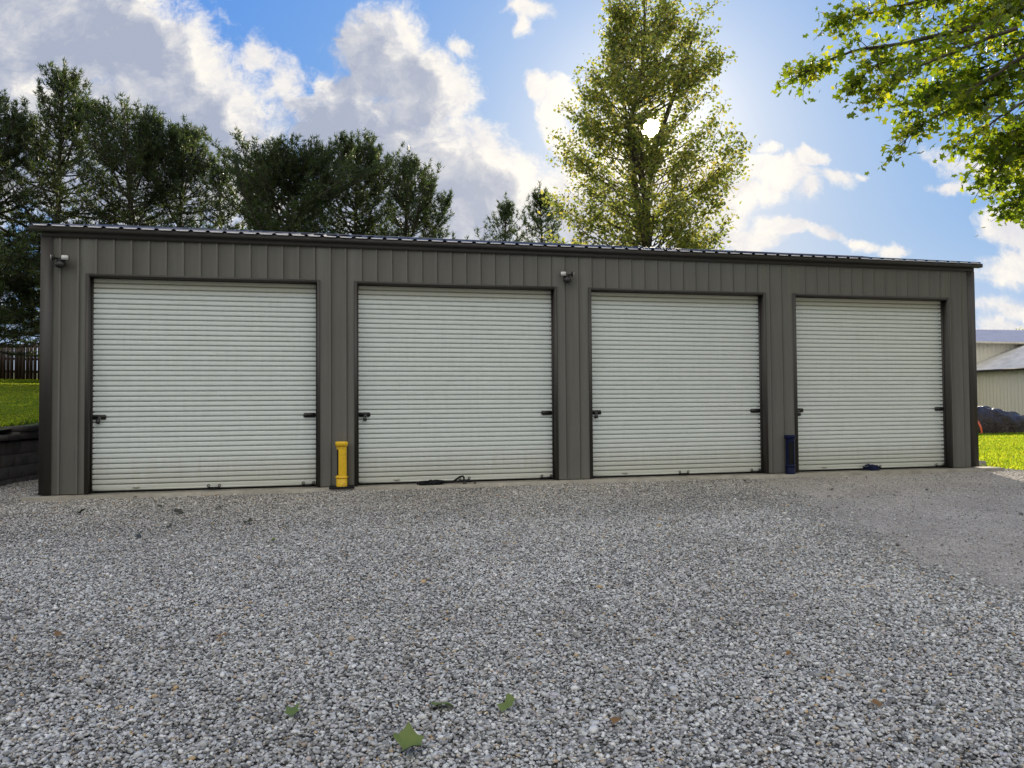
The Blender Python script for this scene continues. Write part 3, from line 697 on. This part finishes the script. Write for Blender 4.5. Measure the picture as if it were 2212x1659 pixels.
for s in (-1, 1):
    xe, xr = 43.9+s*5.05, 43.9
    pr = np.array(ribprof(14.7, 25.985, 0, 14.9, .23, .02, .06, .025, sgn=1))
    A = np.stack([np.full(len(pr), xe), pr[:, 0], 2.98+pr[:, 1]], 1); B = np.stack([np.full(len(pr), xr), pr[:, 0], 4.75+pr[:, 1]], 1); n = len(pr); j = np.arange(n-1); m.add(np.vstack([A, B]), np.stack([j, j+1, j+1+n, j+n], 1))
sub(m, 'wing_roof', M_WROOF, bn)
m = MB(); m.box(38.82, 38.86, 14.7, 25.98, 2.86, 2.985); sub(m, 'wing_eave_trim', M_TRIM, bn)

# tarp-covered pile
tp = thing('tarp_pile', 'low pile under a shiny dark tarp held by orange straps, on the lawn', 'covered pile', (28.3, 14.2, -.12))
def tarp_surface(nu=110, nv=60, lift=0., u0=0., u1=1.):
    u = np.linspace(u0, u1, nu)[:, None]; v = np.linspace(0, 1, nv)[None]
    X = -2.9+5.8*u+0*v; a = np.pi*(v-.0)
    wv = .5+.5*np.sin(np.pi*np.clip(u, .02, .98))**.35
    hgt = 1.12*(np.sin(np.pi*np.clip(u, 0, 1))**.30)*(1+.05*np.sin(5*u)+.02*np.sin(13*u+1))
    Yp = -np.cos(a)*1.25*wv; Zp = hgt*np.sin(a)**.62
    fold = .8*(.045*np.sin(34*u+6*np.sin(3*a)+2*np.sin(9*u))*np.sin(a)+.03*np.sin(61*u-5*a+3*np.sin(11*u))+.03*np.sin(9*a+14*u+2*np.sin(21*u)))
    return np.stack([X+.05*np.sin(5*a+7*u), Yp-np.cos(a)*(fold+lift), np.maximum(Zp+np.sin(a)*(fold*.8+lift), .0)], -1)
G = tarp_surface(); nu, nv = G.shape[:2]; i = np.arange(nu-1)[:, None]*nv; j = np.arange(nv-1)[None]
m = MB(); m.add(G.reshape(-1, 3), np.stack([i+j, i+nv+j, i+nv+j+1, i+j+1], -1).reshape(-1, 4)); m.build('tarp', M_TARP, tp, shade=True)
for uc in (.265, .385):
    G = tarp_surface(4, 60, .012, uc-.008, uc+.008); nu, nv = G.shape[:2]; i = np.arange(nu-1)[:, None]*nv; j = np.arange(nv-1)[None]
    m = MB(); m.add(G.reshape(-1, 3), np.stack([i+j, i+nv+j, i+nv+j+1, i+j+1], -1).reshape(-1, 4)); m.build('strap', M_STRAP, tp)

# ------------------------------------------------------------------ grass blades
def blades(name, P, hmin, hmax, label):
    n = len(P); a = rng.uniform(0, 6.283, n); hgt = rng.uniform(hmin, hmax, n); wd = hgt*.10+.004; ln = rng.normal(0, .45, (n, 2))*hgt[:, None]
    dx = np.stack([np.cos(a), np.sin(a), 0*a], 1)*wd[:, None]
    top = P+np.stack([ln[:, 0], ln[:, 1], hgt], 1); mid = P+np.stack([ln[:, 0]*.35, ln[:, 1]*.35, hgt*.6], 1)
    V = np.stack([P-dx, P+dx, mid+dx*.7, top, mid-dx*.7], 1).reshape(-1, 3); k = np.arange(n)*5
    m = MB(); m.add(V, np.stack([k, k+1, k+2, k+3, k+4], 1)); tag(m.build(name, M_GRASS), label, 'grass', kind='stuff')
n = 900000; x = rng.uniform(13, 34, n); y = rng.uniform(-8, 16, n)
P = np.stack([x, y, np.maximum(gz(x, y), -.9)-.05], 1); k = in_view(P, .8, 2040, 2300) & (x > gravel_right(y)-.25+.35*rng.random(n)**3*3) & ~((np.abs(x-28.3) < 2.8) & (np.abs(y-14.2) < 1.1))
k &= ~((x > X1) & (x < X1+.7) & (y > .4) & (y < 1.7))
d_ = np.linalg.norm(P-CAM, axis=1); k &= rng.random(n) < np.clip(.35+.2*vnoise(x, y, 1.5), .08, 1)
blades('lawn_grass', P[k], .05, .12, 'sunlit green grass on the lawn right of the storage building')
n = 500000; y = rng.uniform(-2, 25.5, n); x = rng.uniform(-13, -1.6, n); k = x < wallx(np.minimum(y, 8.2))-.33
P = np.stack([x, y, hz(x, y)-.01], 1); k &= in_view(P, .8, 0, 130); k &= rng.random(n) < .8
blades('hill_grass', P[k], .05, .11, 'shaded green grass on the slope above the block wall')

# ------------------------------------------------------------------ trees
def norm(v): return v/(np.linalg.norm(v, axis=-1, keepdims=True)+1e-9)
def needle_tufts(P, D, k, ln, wd, spread):
    n = len(P); P = np.repeat(P, k, 0); D = np.repeat(D, k, 0); N = n*k
    d = norm(D+rng.normal(0, spread, (N, 3))+np.array([0, 0, .12])); L = ln*rng.uniform(.65, 1.2, N)[:, None]
    s = norm(np.cross(d, rng.normal(0, 1, (N, 3))))*wd
    P = P+rng.normal(0, .03, (N, 3))
    return np.stack([P-s, P+s, P+d*L], 1).reshape(-1, 3), np.arange(N*3).reshape(-1, 3)
def pine(name, px, py, Y, radius, label, low=.12, shape=.6, dense=1., whorl=.40, lean=0., blunt=0., tops=(), droop=0.):
    """tops: (sideways metres, metres below the main top) of the secondary leaders"""
    top = at(px, py, Y); bz = float(hz(np.array(top[0]), np.array(Y)))
    base = np.array([top[0]-lean, Y, bz]); H = top[2]-bz
    o = thing(name, label, 'pine tree', tuple(base), 0, 'pine trees behind the storage building')
    wood = MB(); t = np.linspace(0, 1, 14); ph = rng.uniform(0, 6.283, 4)
    tr = np.stack([lean*t**1.5+.14*np.sin(4*t+px), .12*np.sin(3*t+py), H*t], 1); wood.tube(tr, .20*(1-t)**.8*(H/14)+.012, 8)
    TP = []; TD = []
    def limb(c, az, L, up, sag):
        up = min(up, max(.0, (H-c[2])/L*1.05-.30))
        d = norm(np.array([math.cos(az), math.sin(az), up])); n = max(4, int(L/.24)+1); s = np.linspace(0, 1, n)
        Pp = c+d*(L*s)[:, None]; Pp[:, 2] += -sag*np.sin(s*np.pi*.8)*L+.22*L*s**2.2; Pp += np.cumsum(rng.normal(0, .018, Pp.shape), 0)
        wood.tube(Pp, (.012+.011*L)*(1-s*.85), 5, False)
        for q in range(1, n):
            f_ = q/(n-1)
            if f_ < .25 and L > 1: continue
            fw2 = norm(Pp[q]-Pp[q-1])
            if rng.random() < .75: TP.append(Pp[q]); TD.append(fw2)
            for sgn in (-1, 1):
                if rng.random() > .74*dense: continue
                sd = np.cross(fw2, [0, 0, 1.])*sgn; l2 = (.22+.42*(1-f_)*min(L, 2.6)/2)*rng.uniform(.5, 1.35)
                d2 = norm(fw2*.7+sd*.8+np.array([0, 0, rng.uniform(-.1, .55)])); n2 = max(1, int(round(l2/.19)))
                for w_ in range(1, n2+1):
                    p = Pp[q]+d2*l2*w_/n2; p[2] += .10*l2*(w_/n2)**2; TP.append(p); TD.append(norm(d2+np.array([0, 0, .25])))
                wood.tube([Pp[q], Pp[q]+d2*l2], [.006, .003], 3, False)
        TP.append(Pp[-1]+fw2*.05); TD.append(norm(fw2+np.array([0, 0, .5])))
        if rng.random() < .6:
            for k_ in (1, 2): TP.append(Pp[-1]+np.array([.02, 0, .11*k_])+fw2*.06*k_); TD.append(norm(fw2*.4+np.array([0, 0, 1.])))
    z = H*low; span = min(H, 6.6*radius/3.4)
    while z < H-.15:
        f = min((H-z)/span, 1.)
        Lm = radius*((f**shape)*(1-blunt)+blunt*min(1, f*3.2)**.5)
        if z < H*.3: Lm *= .85
        nb = rng.integers(4, 8)+(3 if z < H*.5 else 0); a0 = rng.uniform(0, 6.283); c = np.array([np.interp(z/H, t, tr[:, q]) for q in range(3)])
        for b in range(nb):
            az = a0+b*6.283/nb+rng.normal(0, .3); lob = 1+.30*math.sin(2*az+1.1*z+ph[0])+.18*math.sin(3*az-1.9*z+ph[1])
            L = max(.25, Lm*rng.uniform(.55, 1.15)*lob); up = np.interp(f, [0, .3, .75, 1], [1.5, .8, .25, .02])*(1-.55*blunt)+rng.normal(0, .16)-droop*f
            limb(c, az, L, up, .08 if f > .4 else 0)
        z += .85*whorl*rng.uniform(.7, 1.3)*(.65+.35*f)
    for (dx, dz) in tops:
        h1 = H-dz; h0 = max(H*.35, h1-1.9-1.1*abs(dx)); u = np.linspace(0, 1, 8); c0 = np.array([np.interp(h0/H, t, tr[:, q]) for q in range(3)])
        ld = np.stack([c0[0]+dx*u**.7, c0[1]+rng.uniform(-.7, .7)*u, h0+(h1-h0)*u], 1); wood.tube(ld, .05*(1-u)+.008, 6)
        zz = h0+.35*(h1-h0)
        while zz < h1-.08:
            g = (h1-zz)/2.2; c = np.array([np.interp((zz-h0)/(h1-h0), u, ld[:, q]) for q in range(3)])
            for b in range(rng.integers(3, 6)): limb(c, rng.uniform(0, 6.283), .22+.75*min(1, g)**.8*rng.uniform(.6, 1.2), 1.1-.5*min(1, g)+rng.normal(0, .15), 0)
            zz += .26*rng.uniform(.7, 1.3)
        for k_ in range(4): TP.append(ld[-1]+[0, 0, .13*k_]); TD.append(np.array([0, 0, 1.]))
    for k_ in range(-5, 4): TP.append(tr[-1]-[0, 0, .12*k_]); TD.append(np.array([0, 0, 1.]))
    TP = np.array(TP); TD = np.array(TD)
    V, Fs = needle_tufts(TP, TD, 9, .19, .018, .8)
    wood.build('trunk', M_BARK, o)
    m = MB(); m.add(V, Fs); m.build('crown', M_PINE, o)
    return o
pine('pine_tree', -35, 200, 20, 3.5, 'leftmost dark pine, cut off by the left edge of the photo', low=.14, tops=((1.1, .9),))
pine('pine_tree', 135, 165, 22, 3.5, 'tallest pine with a pointed top, left of the building corner', low=.14, shape=.72, tops=((-1.5, 2.0), (.8, 1.5)))
pine('pine_tree', 283, 248, 21, 3.0, 'open pine with a ragged double top, right of the tallest pine', low=.08, shape=.5, dense=.92, tops=((-1.3, .15), (.9, .6), (1.6, 1.0)))
pine('pine_tree', 398, 282, 22, 2.3, 'slim pine with a narrow rounded top above the first roller door', low=.08, shape=.55, tops=((.5, .5), (-1.2, .9)))
pine('pine_tree', 470, 360, 23, 2.2, 'short thin pine in the dip between the slim pine and the broad one', low=.3, dense=.85)
pine('pine_tree', 625, 330, 19, 3.4, 'broad dense round-topped pine in the middle of the row', low=.08, shape=.45, dense=1.15, whorl=.30, blunt=.6, tops=((-.8, .45), (.7, .3), (-1.6, 1.2), (1.4, .8)))
pine('pine_tree', 775, 312, 22, 2.7, 'dense pine with several spiky tops right of the broad round pine', low=.08, shape=.5, whorl=.38, tops=((-.8, .2), (.7, .3), (1.3, .9), (-1.4, .7)))
pine('pine_tree', 882, 352, 21, 3.3, 'pine with long drooping right-hand limbs at the right end of the row', low=.08, shape=.75, whorl=.42, tops=((.9, .9), (1.7, 1.6)))
pine('pine_tree', 1095, 448, 24, 2.4, 'small sparse pine rising alone above the roof left of the tall tree', low=.2, shape=.9, dense=.7, whorl=.55)
pine('pine_tree', 1168, 420, 25, 1.7, 'small dense pine partly hidden behind the tall leafy tree', low=.2, shape=.8)

def leaf_quads(P, N, size, fold=.25):
    n = len(P); N = norm(N); t = norm(np.cross(N, rng.normal(0, 1, (n, 3)))); b = np.cross(N, t)
    s = (size*rng.uniform(.7, 1.25, n))[:, None]
    V = np.stack([P-t*s*.55, P+b*s*.42+N*s*fold*.4, P+t*s*.6, P-b*s*.42+N*s*fold*.4], 1).reshape(-1, 3)
    k = np.arange(n)*4
    return V, np.vstack([np.stack([k, k+1, k+2], 1), np.stack([k, k+2, k+3], 1)])
LOBES = []
for k in range(5):
    a = math.pi/2+(k-2)*1.02
    LOBES += [(a-.30, .62 if k not in (0, 4) else .5), (a, 1.0 if k == 2 else (.92 if k in (1, 3) else .68)), (a+.30, .62 if k not in (0, 4) else .5)]
    if k < 4: LOBES.append((a+.51, .58))
LOBES.append((-math.pi/2, .12))
def maple_leaves(P, N, size, inner=0.):
    n = len(P); N = norm(N); t = norm(np.cross(N, rng.normal(0, 1, (n, 3)))+np.array([0, 0, -.25])); t = norm(t-N*(t*N).sum(1, keepdims=True)); b = np.cross(N, t)
    s = (size*rng.uniform(.6, 1.2, n))[:, None]; cup = rng.normal(0, .12, n)[:, None]
    V = np.stack([P]+[P+(b*math.cos(a)*r+t*math.sin(a)*r)*s*.62+N*s*(cup*r*r+.10*abs(math.cos(a))*r) for a, r in [(a, r+(1-r)*inner*(r > .2)) for a, r in LOBES]], 1)
    L = len(LOBES); k = (np.arange(n)*(L+1))[:, None]; Fs = np.vstack([np.hstack([k, k+1+i, k+1+(i+1) % L]) for i in range(L)])
    return V.reshape(-1, 3), Fs
def off_sun(P, r=.3):
    d = P-CAM; t = d@SD; return np.linalg.norm(d-t[:, None]*SD, axis=1) > r

# tall broadleaf tree with the sun behind it
TB = at(1392, 525, 16); TX = TB[0]; tz0 = float(hz(np.array(TX), np.array(16.)))
tt = thing('broadleaf_tree', 'tall leafy tree behind the building with the low sun shining through its crown', 'tree', (TX, 16, tz0))
wood = MB(); zs = np.linspace(0, 1, 18)
def zpx(y): return at(1400, y, 16)[2]-tz0
Htop = zpx(-25)
zsun = (at(1406, 277, 16)[2]-tz0)/Htop
lead = np.stack([.22*zs+.10*np.sin(5*zs)-.62*np.exp(-((zs-zsun)/.10)**2), .1*np.sin(4*zs), Htop*zs], 1); wood.tube(lead, .235*(1-zs)**.8+.012, 10)
fork = zpx(440); s_ = np.linspace(0, 1, 12)
lead2 = np.stack([.05-.75*s_**.8, .25*s_, fork-1.6+6.2*s_], 1); wood.tube(lead2, .13*(1-s_)**.8+.01, 7)
fork3 = zpx(360); lead3 = np.stack([.12+2.3*s_**.9, -.2*s_, fork3+(zpx(25)-fork3)*s_], 1); wood.tube(lead3, .12*(1-s_)**.8+.01, 7)
# outline of the crown: left and right half-width in metres by height
ozr = [zpx(y) for y in (640, 560, 500, 420, 350, 300, 250, 200, 150, 100, 60, 20, -25)]
oL = np.array([120, 190, 215, 222, 208, 185, 172, 152, 115, 96, 70, 62, 12])/57.5
oR = np.array([120, 190, 205, 228, 222, 205, 192, 180, 172, 150, 110, 75, 12])/57.5
LP = []; LN = []
def leafy(Pp, rad, n, out):
    k = rng.integers(0, len(Pp), n); q = Pp[k]+rng.normal(0, rad, (n, 3)); LP.append(q); LN.append(rng.normal(0, .8, (n, 3))+np.array([0, 0, .7])+out*.3)
def limb(P0, z_t, az, frac=1., r0=.05):
    c, s = math.cos(az), math.sin(az); R_ = np.interp(z_t, ozr, oR if c > 0 else oL); R_ = .5*(R_+np.interp(z_t, ozr, .5*(oL+oR))) if abs(c) < .5 else R_
    E = np.array([c*R_*frac, s*R_*frac*.95, z_t]); mid = P0*.5+E*.5+np.array([0, 0, -.12*np.linalg.norm(E-P0)])
    u = np.linspace(0, 1, 10)[:, None]; Pp = (1-u)**2*P0+2*u*(1-u)*mid+u*u*E; hit = ~off_sun(Pp+np.array([TX, 16, tz0]), .30)
    if hit.any(): Pp = Pp[:max(2, int(np.argmax(hit)))]; 
    wood.tube(Pp, (r0*(1-u[:, 0]*.85))[:len(Pp)], 5, False)
    out = np.array([c, s, .3])
    for q in range(4, len(Pp)):
        for _ in range(1 if q < 6 else 3 if q > 7 else 2):
            d = norm(norm(Pp[q]-Pp[q-1])*.6+rng.normal(0, .6, 3)+np.array([0, 0, .25])); l = rng.uniform(.3, .85)*(1-.03*q)
            tw = Pp[q]+d*np.linspace(0, l, 6)[:, None]
            if off_sun(tw+np.array([TX, 16, tz0]), .34).all(): wood.tube(tw, [.012, .01, .008, .007, .006, .004], 3, False)
            leafy(tw[2:], .15, rng.integers(6, 13), out)
    leafy(Pp[-3:], .20, 22, out)
for zc in np.arange(zpx(640), Htop-.4, .36):
    for k in range(rng.integers(7, 11)):
        az = rng.uniform(0, 6.283); rise = rng.uniform(1.0, 2.9)*np.interp(zc, [4, Htop], [1.25, .6]); zs0 = max(1.6, zc-rise)
        P0 = np.array([np.interp(zs0, lead[:, 2], lead[:, q]) for q in range(3)])
        limb(P0, zc, az, .45+.60*rng.random()**.55, .032)
for ld, n in ((lead2, 12), (lead3, 26)):
    for q in range(n):
        i_ = rng.integers(3, 12); P0 = ld[i_]; d = norm(rng.normal(0, 1, 3)*np.array([1, 1, .5])+np.array([0, 0, .6])); l = rng.uniform(.4, 1.2)
        tw = P0+d*np.linspace(0, l, 7)[:, None]; wood.tube(tw, np.linspace(.02, .005, 7), 4, False); leafy(tw[2:], .18, 34, d)
LP = np.vstack(LP); LN = np.vstack(LN)
k = off_sun(LP+np.array([TX, 16, tz0]), rng.uniform(.23, .44, len(LP))); LP, LN = LP[k], LN[k]
wood.build('trunk', M_BARK, tt); V, Fs = leaf_quads(LP, LN, .135); m = MB(); m.add(V, Fs); m.build('crown', M_SWEET, tt)
N_TALL = len(LP)

# maple whose limbs hang in from the right
MT = np.array([15.6, -4.6, float(gz(15.6, -4.6))])
mp = thing('maple_tree', 'maple with sunlit yellow green leaves hanging in from the top right', 'tree', tuple(MT))
wood = MB(); t = np.linspace(0, 1, 12); trunk = np.stack([.1*np.sin(3*t), .15*t, -.15+7.6*t], 1)+MT; wood.tube(trunk, .26*(1-t)**.6+.03, 12)
LP = []; LN = []
def mbranch(pts, dens=1., r0=.035, spread=.30, gap=.0):
    """pts: (x, y, distance) stations along a hanging limb"""
    Q = np.array([far(p[0], p[1], p[2]*1.27) for p in pts]); spread *= 1.2; s = np.linspace(0, len(Q)-1, 7*len(Q)); Pp = np.stack([np.interp(s, np.arange(len(Q)), Q[:, q]) for q in range(3)], 1)
    Pp += np.cumsum(rng.normal(0, .006, Pp.shape), 0); n = len(Pp); wood.tube(Pp, r0*(1-.85*np.linspace(0, 1, n)), 6, False)
    T = norm(np.gradient(Pp, axis=0))
    for q in range(2, n):
        for _ in range(int(rng.poisson(1.55*dens))):
            d = norm(T[q]*.55+rng.normal(0, .55, 3)+np.array([-.10, 0, -.10])); l = spread*rng.uniform(.35, 1.25)*(1-.35*q/n)
            tw = Pp[q]+d*np.linspace(0, l, 6)[:, None]; tw[:, 2] -= .10*l*np.linspace(0, 1, 6)**2; wood.tube(tw, np.linspace(.007, .002, 6), 3, False)
            c = rng.integers(5, 11); k = rng.integers(1, 6, c); LP.append(tw[k]+rng.normal(0, .07, (c, 3))); LN.append(rng.normal(0, .9, (c, 3))+np.array([0, -.1, .7]))
D0 = 9.0
mbranch([(2330, -60, 9.6), (2200, 20, 9.4), (2080, 62, 9.2), (1950, 92, 9.0), (1840, 112, 8.8), (1785, 136, 8.7), (1728, 166, 8.6)], 1.25, .040, .36)
mbranch([(2260, -70, 9.9), (2100, -30, 9.7), (1960, 5, 9.5), (1870, 26, 9.3), (1800, 44, 9.2)], 1.25, .03, .34)
mbranch([(2200, 60, 8.9), (2090, 105, 8.8), (1990, 150, 8.6), (1920, 185, 8.5), (1885, 215, 8.5)], 1.0, .025, .28)
mbranch([(2100, 80, 9.2), (2000, 110, 9.), (1900, 140, 8.8), (1850, 180, 8.8)], .9, .02, .24)
mbranch([(2330, 50, 9.4), (2220, 110, 9.2), (2130, 165, 9.0), (2060, 220, 8.8), (1990, 265, 8.6), (1935, 310, 8.5)], 1.05, .03, .32)
mbranch([(2150, 170, 9.3), (2070, 190, 9.2), (2000, 225, 9.1), (1960, 255, 9.1)], .8, .016, .22)
mbranch([(2340, 140, 9.), (2250, 190, 8.8), (2170, 240, 8.6), (2110, 275, 8.5), (2070, 300, 8.5)], .9, .025, .28)
mbranch([(2330, 230, 9.2), (2270, 270, 9.), (2210, 310, 8.9), (2160, 350, 8.8), (2130, 385, 8.8)], 1.0, .022, .28)
mbranch([(2330, 310, 9.2), (2270, 360, 9.1), (2215, 410, 9.), (2180, 455, 8.9)], 1.0, .02, .26)
mbranch([(2330, 180, 9.3), (2250, 235, 9.2), (2190, 280, 9.1), (2150, 300, 9.), (2120, 335, 9.)], 1.1, .02, .28)
mbranch([(2340, 250, 9.6), (2270, 300, 9.5), (2220, 350, 9.4), (2180, 380, 9.3), (2160, 400, 9.3)], 1.1, .02, .26)
mbranch([(2360, 370, 9.6), (2290, 400, 9.5), (2230, 430, 9.4), (2190, 460, 9.3)], 1.2, .02, .26)
mbranch([(2330, 120, 9.8), (2240, 160, 9.7), (2170, 200, 9.6), (2120, 230, 9.5), (2080, 240, 9.4)], 1.2, .02, .3)
for _ in range(8):                       # inner limbs filling the top right corner
    x, y = rng.uniform(2080, 2300), rng.uniform(-60, 170); mbranch([(x+190, y-70, 10+rng.uniform(-.5, .8)), (x+60, y-20, 9.8), (x-40, y+15, 9.6), (x-150, y+50, 9.4)], 1.25, .022, .36)
for _ in range(3):
    x, y = rng.uniform(2190, 2330), rng.uniform(150, 320); mbranch([(x+160, y-70, 9.6), (x+60, y-20, 9.5), (x-20, y+25, 9.3), (x-70, y+60, 9.2)], 1.1, .02, .3)
# limbs joining the hanging branches to the trunk, and the rest of the crown out of frame
for P1 in ((2330, -60, 9.6), (2330, 50, 9.4), (2340, 140, 9.), (2330, 230, 9.2), (2260, -70, 9.9), (2330, 310, 9.2)):
    E = far(P1[0], P1[1], P1[2]*1.27); k = rng.integers(6, 11); P0 = trunk[k]; u = np.linspace(0, 1, 9)[:, None]; mid = (P0+E)/2+np.array([0, 0, .9]); wood.tube((1-u)**2*P0+2*u*(1-u)*mid+u*u*E, np.linspace(.10, .038, 9), 7, False)
for _ in range(70):
    k = rng.integers(5, 12); az = rng.uniform(0, 6.283); L = rng.uniform(1.8, 4.3); d = norm(np.array([math.cos(az), math.sin(az), rng.uniform(.1, .9)]))
    E = trunk[k]+d*L
    if (E-CAM)@RT/((E-CAM)@FW)*F+1106 < 2420 and (E-CAM)@FW > 0: continue
    u = np.linspace(0, 1, 8)[:, None]; Pp = trunk[k]*(1-u)+E*u+np.array([0, 0, .35])*np.sin(np.pi*u); wood.tube(Pp, np.linspace(.06, .01, 8), 5, False)
    c = 260; q = rng.integers(3, 8, c); LP.append(Pp[q]+rng.normal(0, .33, (c, 3))); LN.append(rng.normal(0, .7, (c, 3))+np.array([0, 0, .8]))
LP = np.vstack(LP); LN = np.vstack(LN); N_MAP = len(LP)
o = wood.build('trunk', M_BARK, None); o.data.transform(mathutils.Matrix.Translation(-mathutils.Vector(MT))); o.parent = mp
V, Fs = maple_leaves(LP-MT, LN, .104); m = MB(); m.add(V, Fs); m.build('crown', M_MAPLE, mp)

# round tree far behind the barn
P0 = at(2240, 720, 46); gt = thing('distant_tree', 'small leafy treetop showing above the barn roof at the right edge', 'tree', (P0[0], 46, -.1))
wood = MB(); t = np.linspace(0, 1, 8); Hh = P0[2]+.1; wood.tube(np.stack([.1*np.sin(4*t), 0*t, (Hh-.5)*t], 1), .24*(1-t)**.7+.02, 8); LP = []
for _ in range(90):
    az = rng.uniform(0, 6.283); z0 = rng.uniform(.35, .9)*Hh; L = 3.0*math.sin(math.pi*min(1, max(.12, (Hh*1.08-z0)/(Hh*.75))))*rng.uniform(.6, 1.05); E = np.array([math.cos(az)*L, math.sin(az)*L, z0+L*.45])
    u = np.linspace(0, 1, 6)[:, None]; Pp = np.array([0, 0, z0])*(1-u)+E*u; wood.tube(Pp, np.linspace(.05, .008, 6), 4, False); LP.append(Pp[rng.integers(2, 6, 150)]+rng.normal(0, .3, (150, 3)))
LP = np.vstack(LP); wood.build('trunk', M_BARK, gt); V, Fs = leaf_quads(LP, rng.normal(0, .8, LP.shape)+np.array([0, 0, .6]), .16); m = MB(); m.add(V, Fs); m.build('crown', M_SWEET, gt)

# ------------------------------------------------------------------ fallen leaves
def ground_pt(x, y):
    d = ray(x, y); P = CAM.copy()
    for _ in range(30):
        z = float(gz(P[0], P[1])); P = CAM+d*((z+.02-CAM[2])/d[2])
    return P
def fallen(x, y, size, mat, label, cat='leaf', group=None, tilt=.16, name='fallen_leaf'):
    P = ground_pt(x, y); N = np.array([[rng.normal(0, tilt), rng.normal(-.1, tilt), 1.]])
    V, Fs = maple_leaves(np.zeros((1, 3)), N, size, .45)
    V[:, 2] += .10*size*np.sin(V[:, 0]/size*7)+.022
    m = MB(); m.add(V, Fs); o = m.build(name, mat, None, tuple(P)); tag(o, label, cat, group); return o
fallen(875, 1624, .125, M_FALLEN, 'large green lobed leaf on the gravel at the bottom of the photo, nearest of all')
fallen(955, 1529, .12, M_FALLEN, 'green lobed leaf on the gravel, left one of the pair behind the nearest leaf')
fallen(1092, 1528, .125, M_FALLEN, 'green lobed leaf on the gravel, right one of the pair behind the nearest leaf')
fallen(640, 1545, .09, M_FALLEN, 'small olive green leaf on the gravel left of the pair of green leaves')
fallen(585, 1172, .12, M_FALLEN, 'green leaf on the gravel in front of the first roller door')
fallen(1814, 1080, .07, M_DARKLEAF, 'single black clump on the pale packed gravel before the right door', name='leaf_clump')
for x, y in ((290, 1078), (345, 1098), (385, 1110), (300, 1160), (365, 1140), (175, 1110), (470, 1100), (535, 1130), (1880, 1075)):
    fallen(x, y, .10, M_DARKLEAF, 'dark shrivelled leaf lying on the gravel near the slab', group='dark old leaves near the slab', tilt=.5)
for x, y in ((130, 1377), (1330, 1560), (560, 1215), (1700, 1420), (480, 1380), (1895, 1530)):
    fallen(x, y, .055, M_DRY, 'small dry orange brown leaf scrap lying among the grey stones', group='dry leaf scraps in the gravel')
print('leaves', N_TALL, N_MAP, 'stone verts', sm.n)
SC.cycles.max_bounces = 6; SC.cycles.transparent_max_bounces = 4; SC.cycles.use_denoising = True
SC.cycles.sample_clamp_indirect = 8
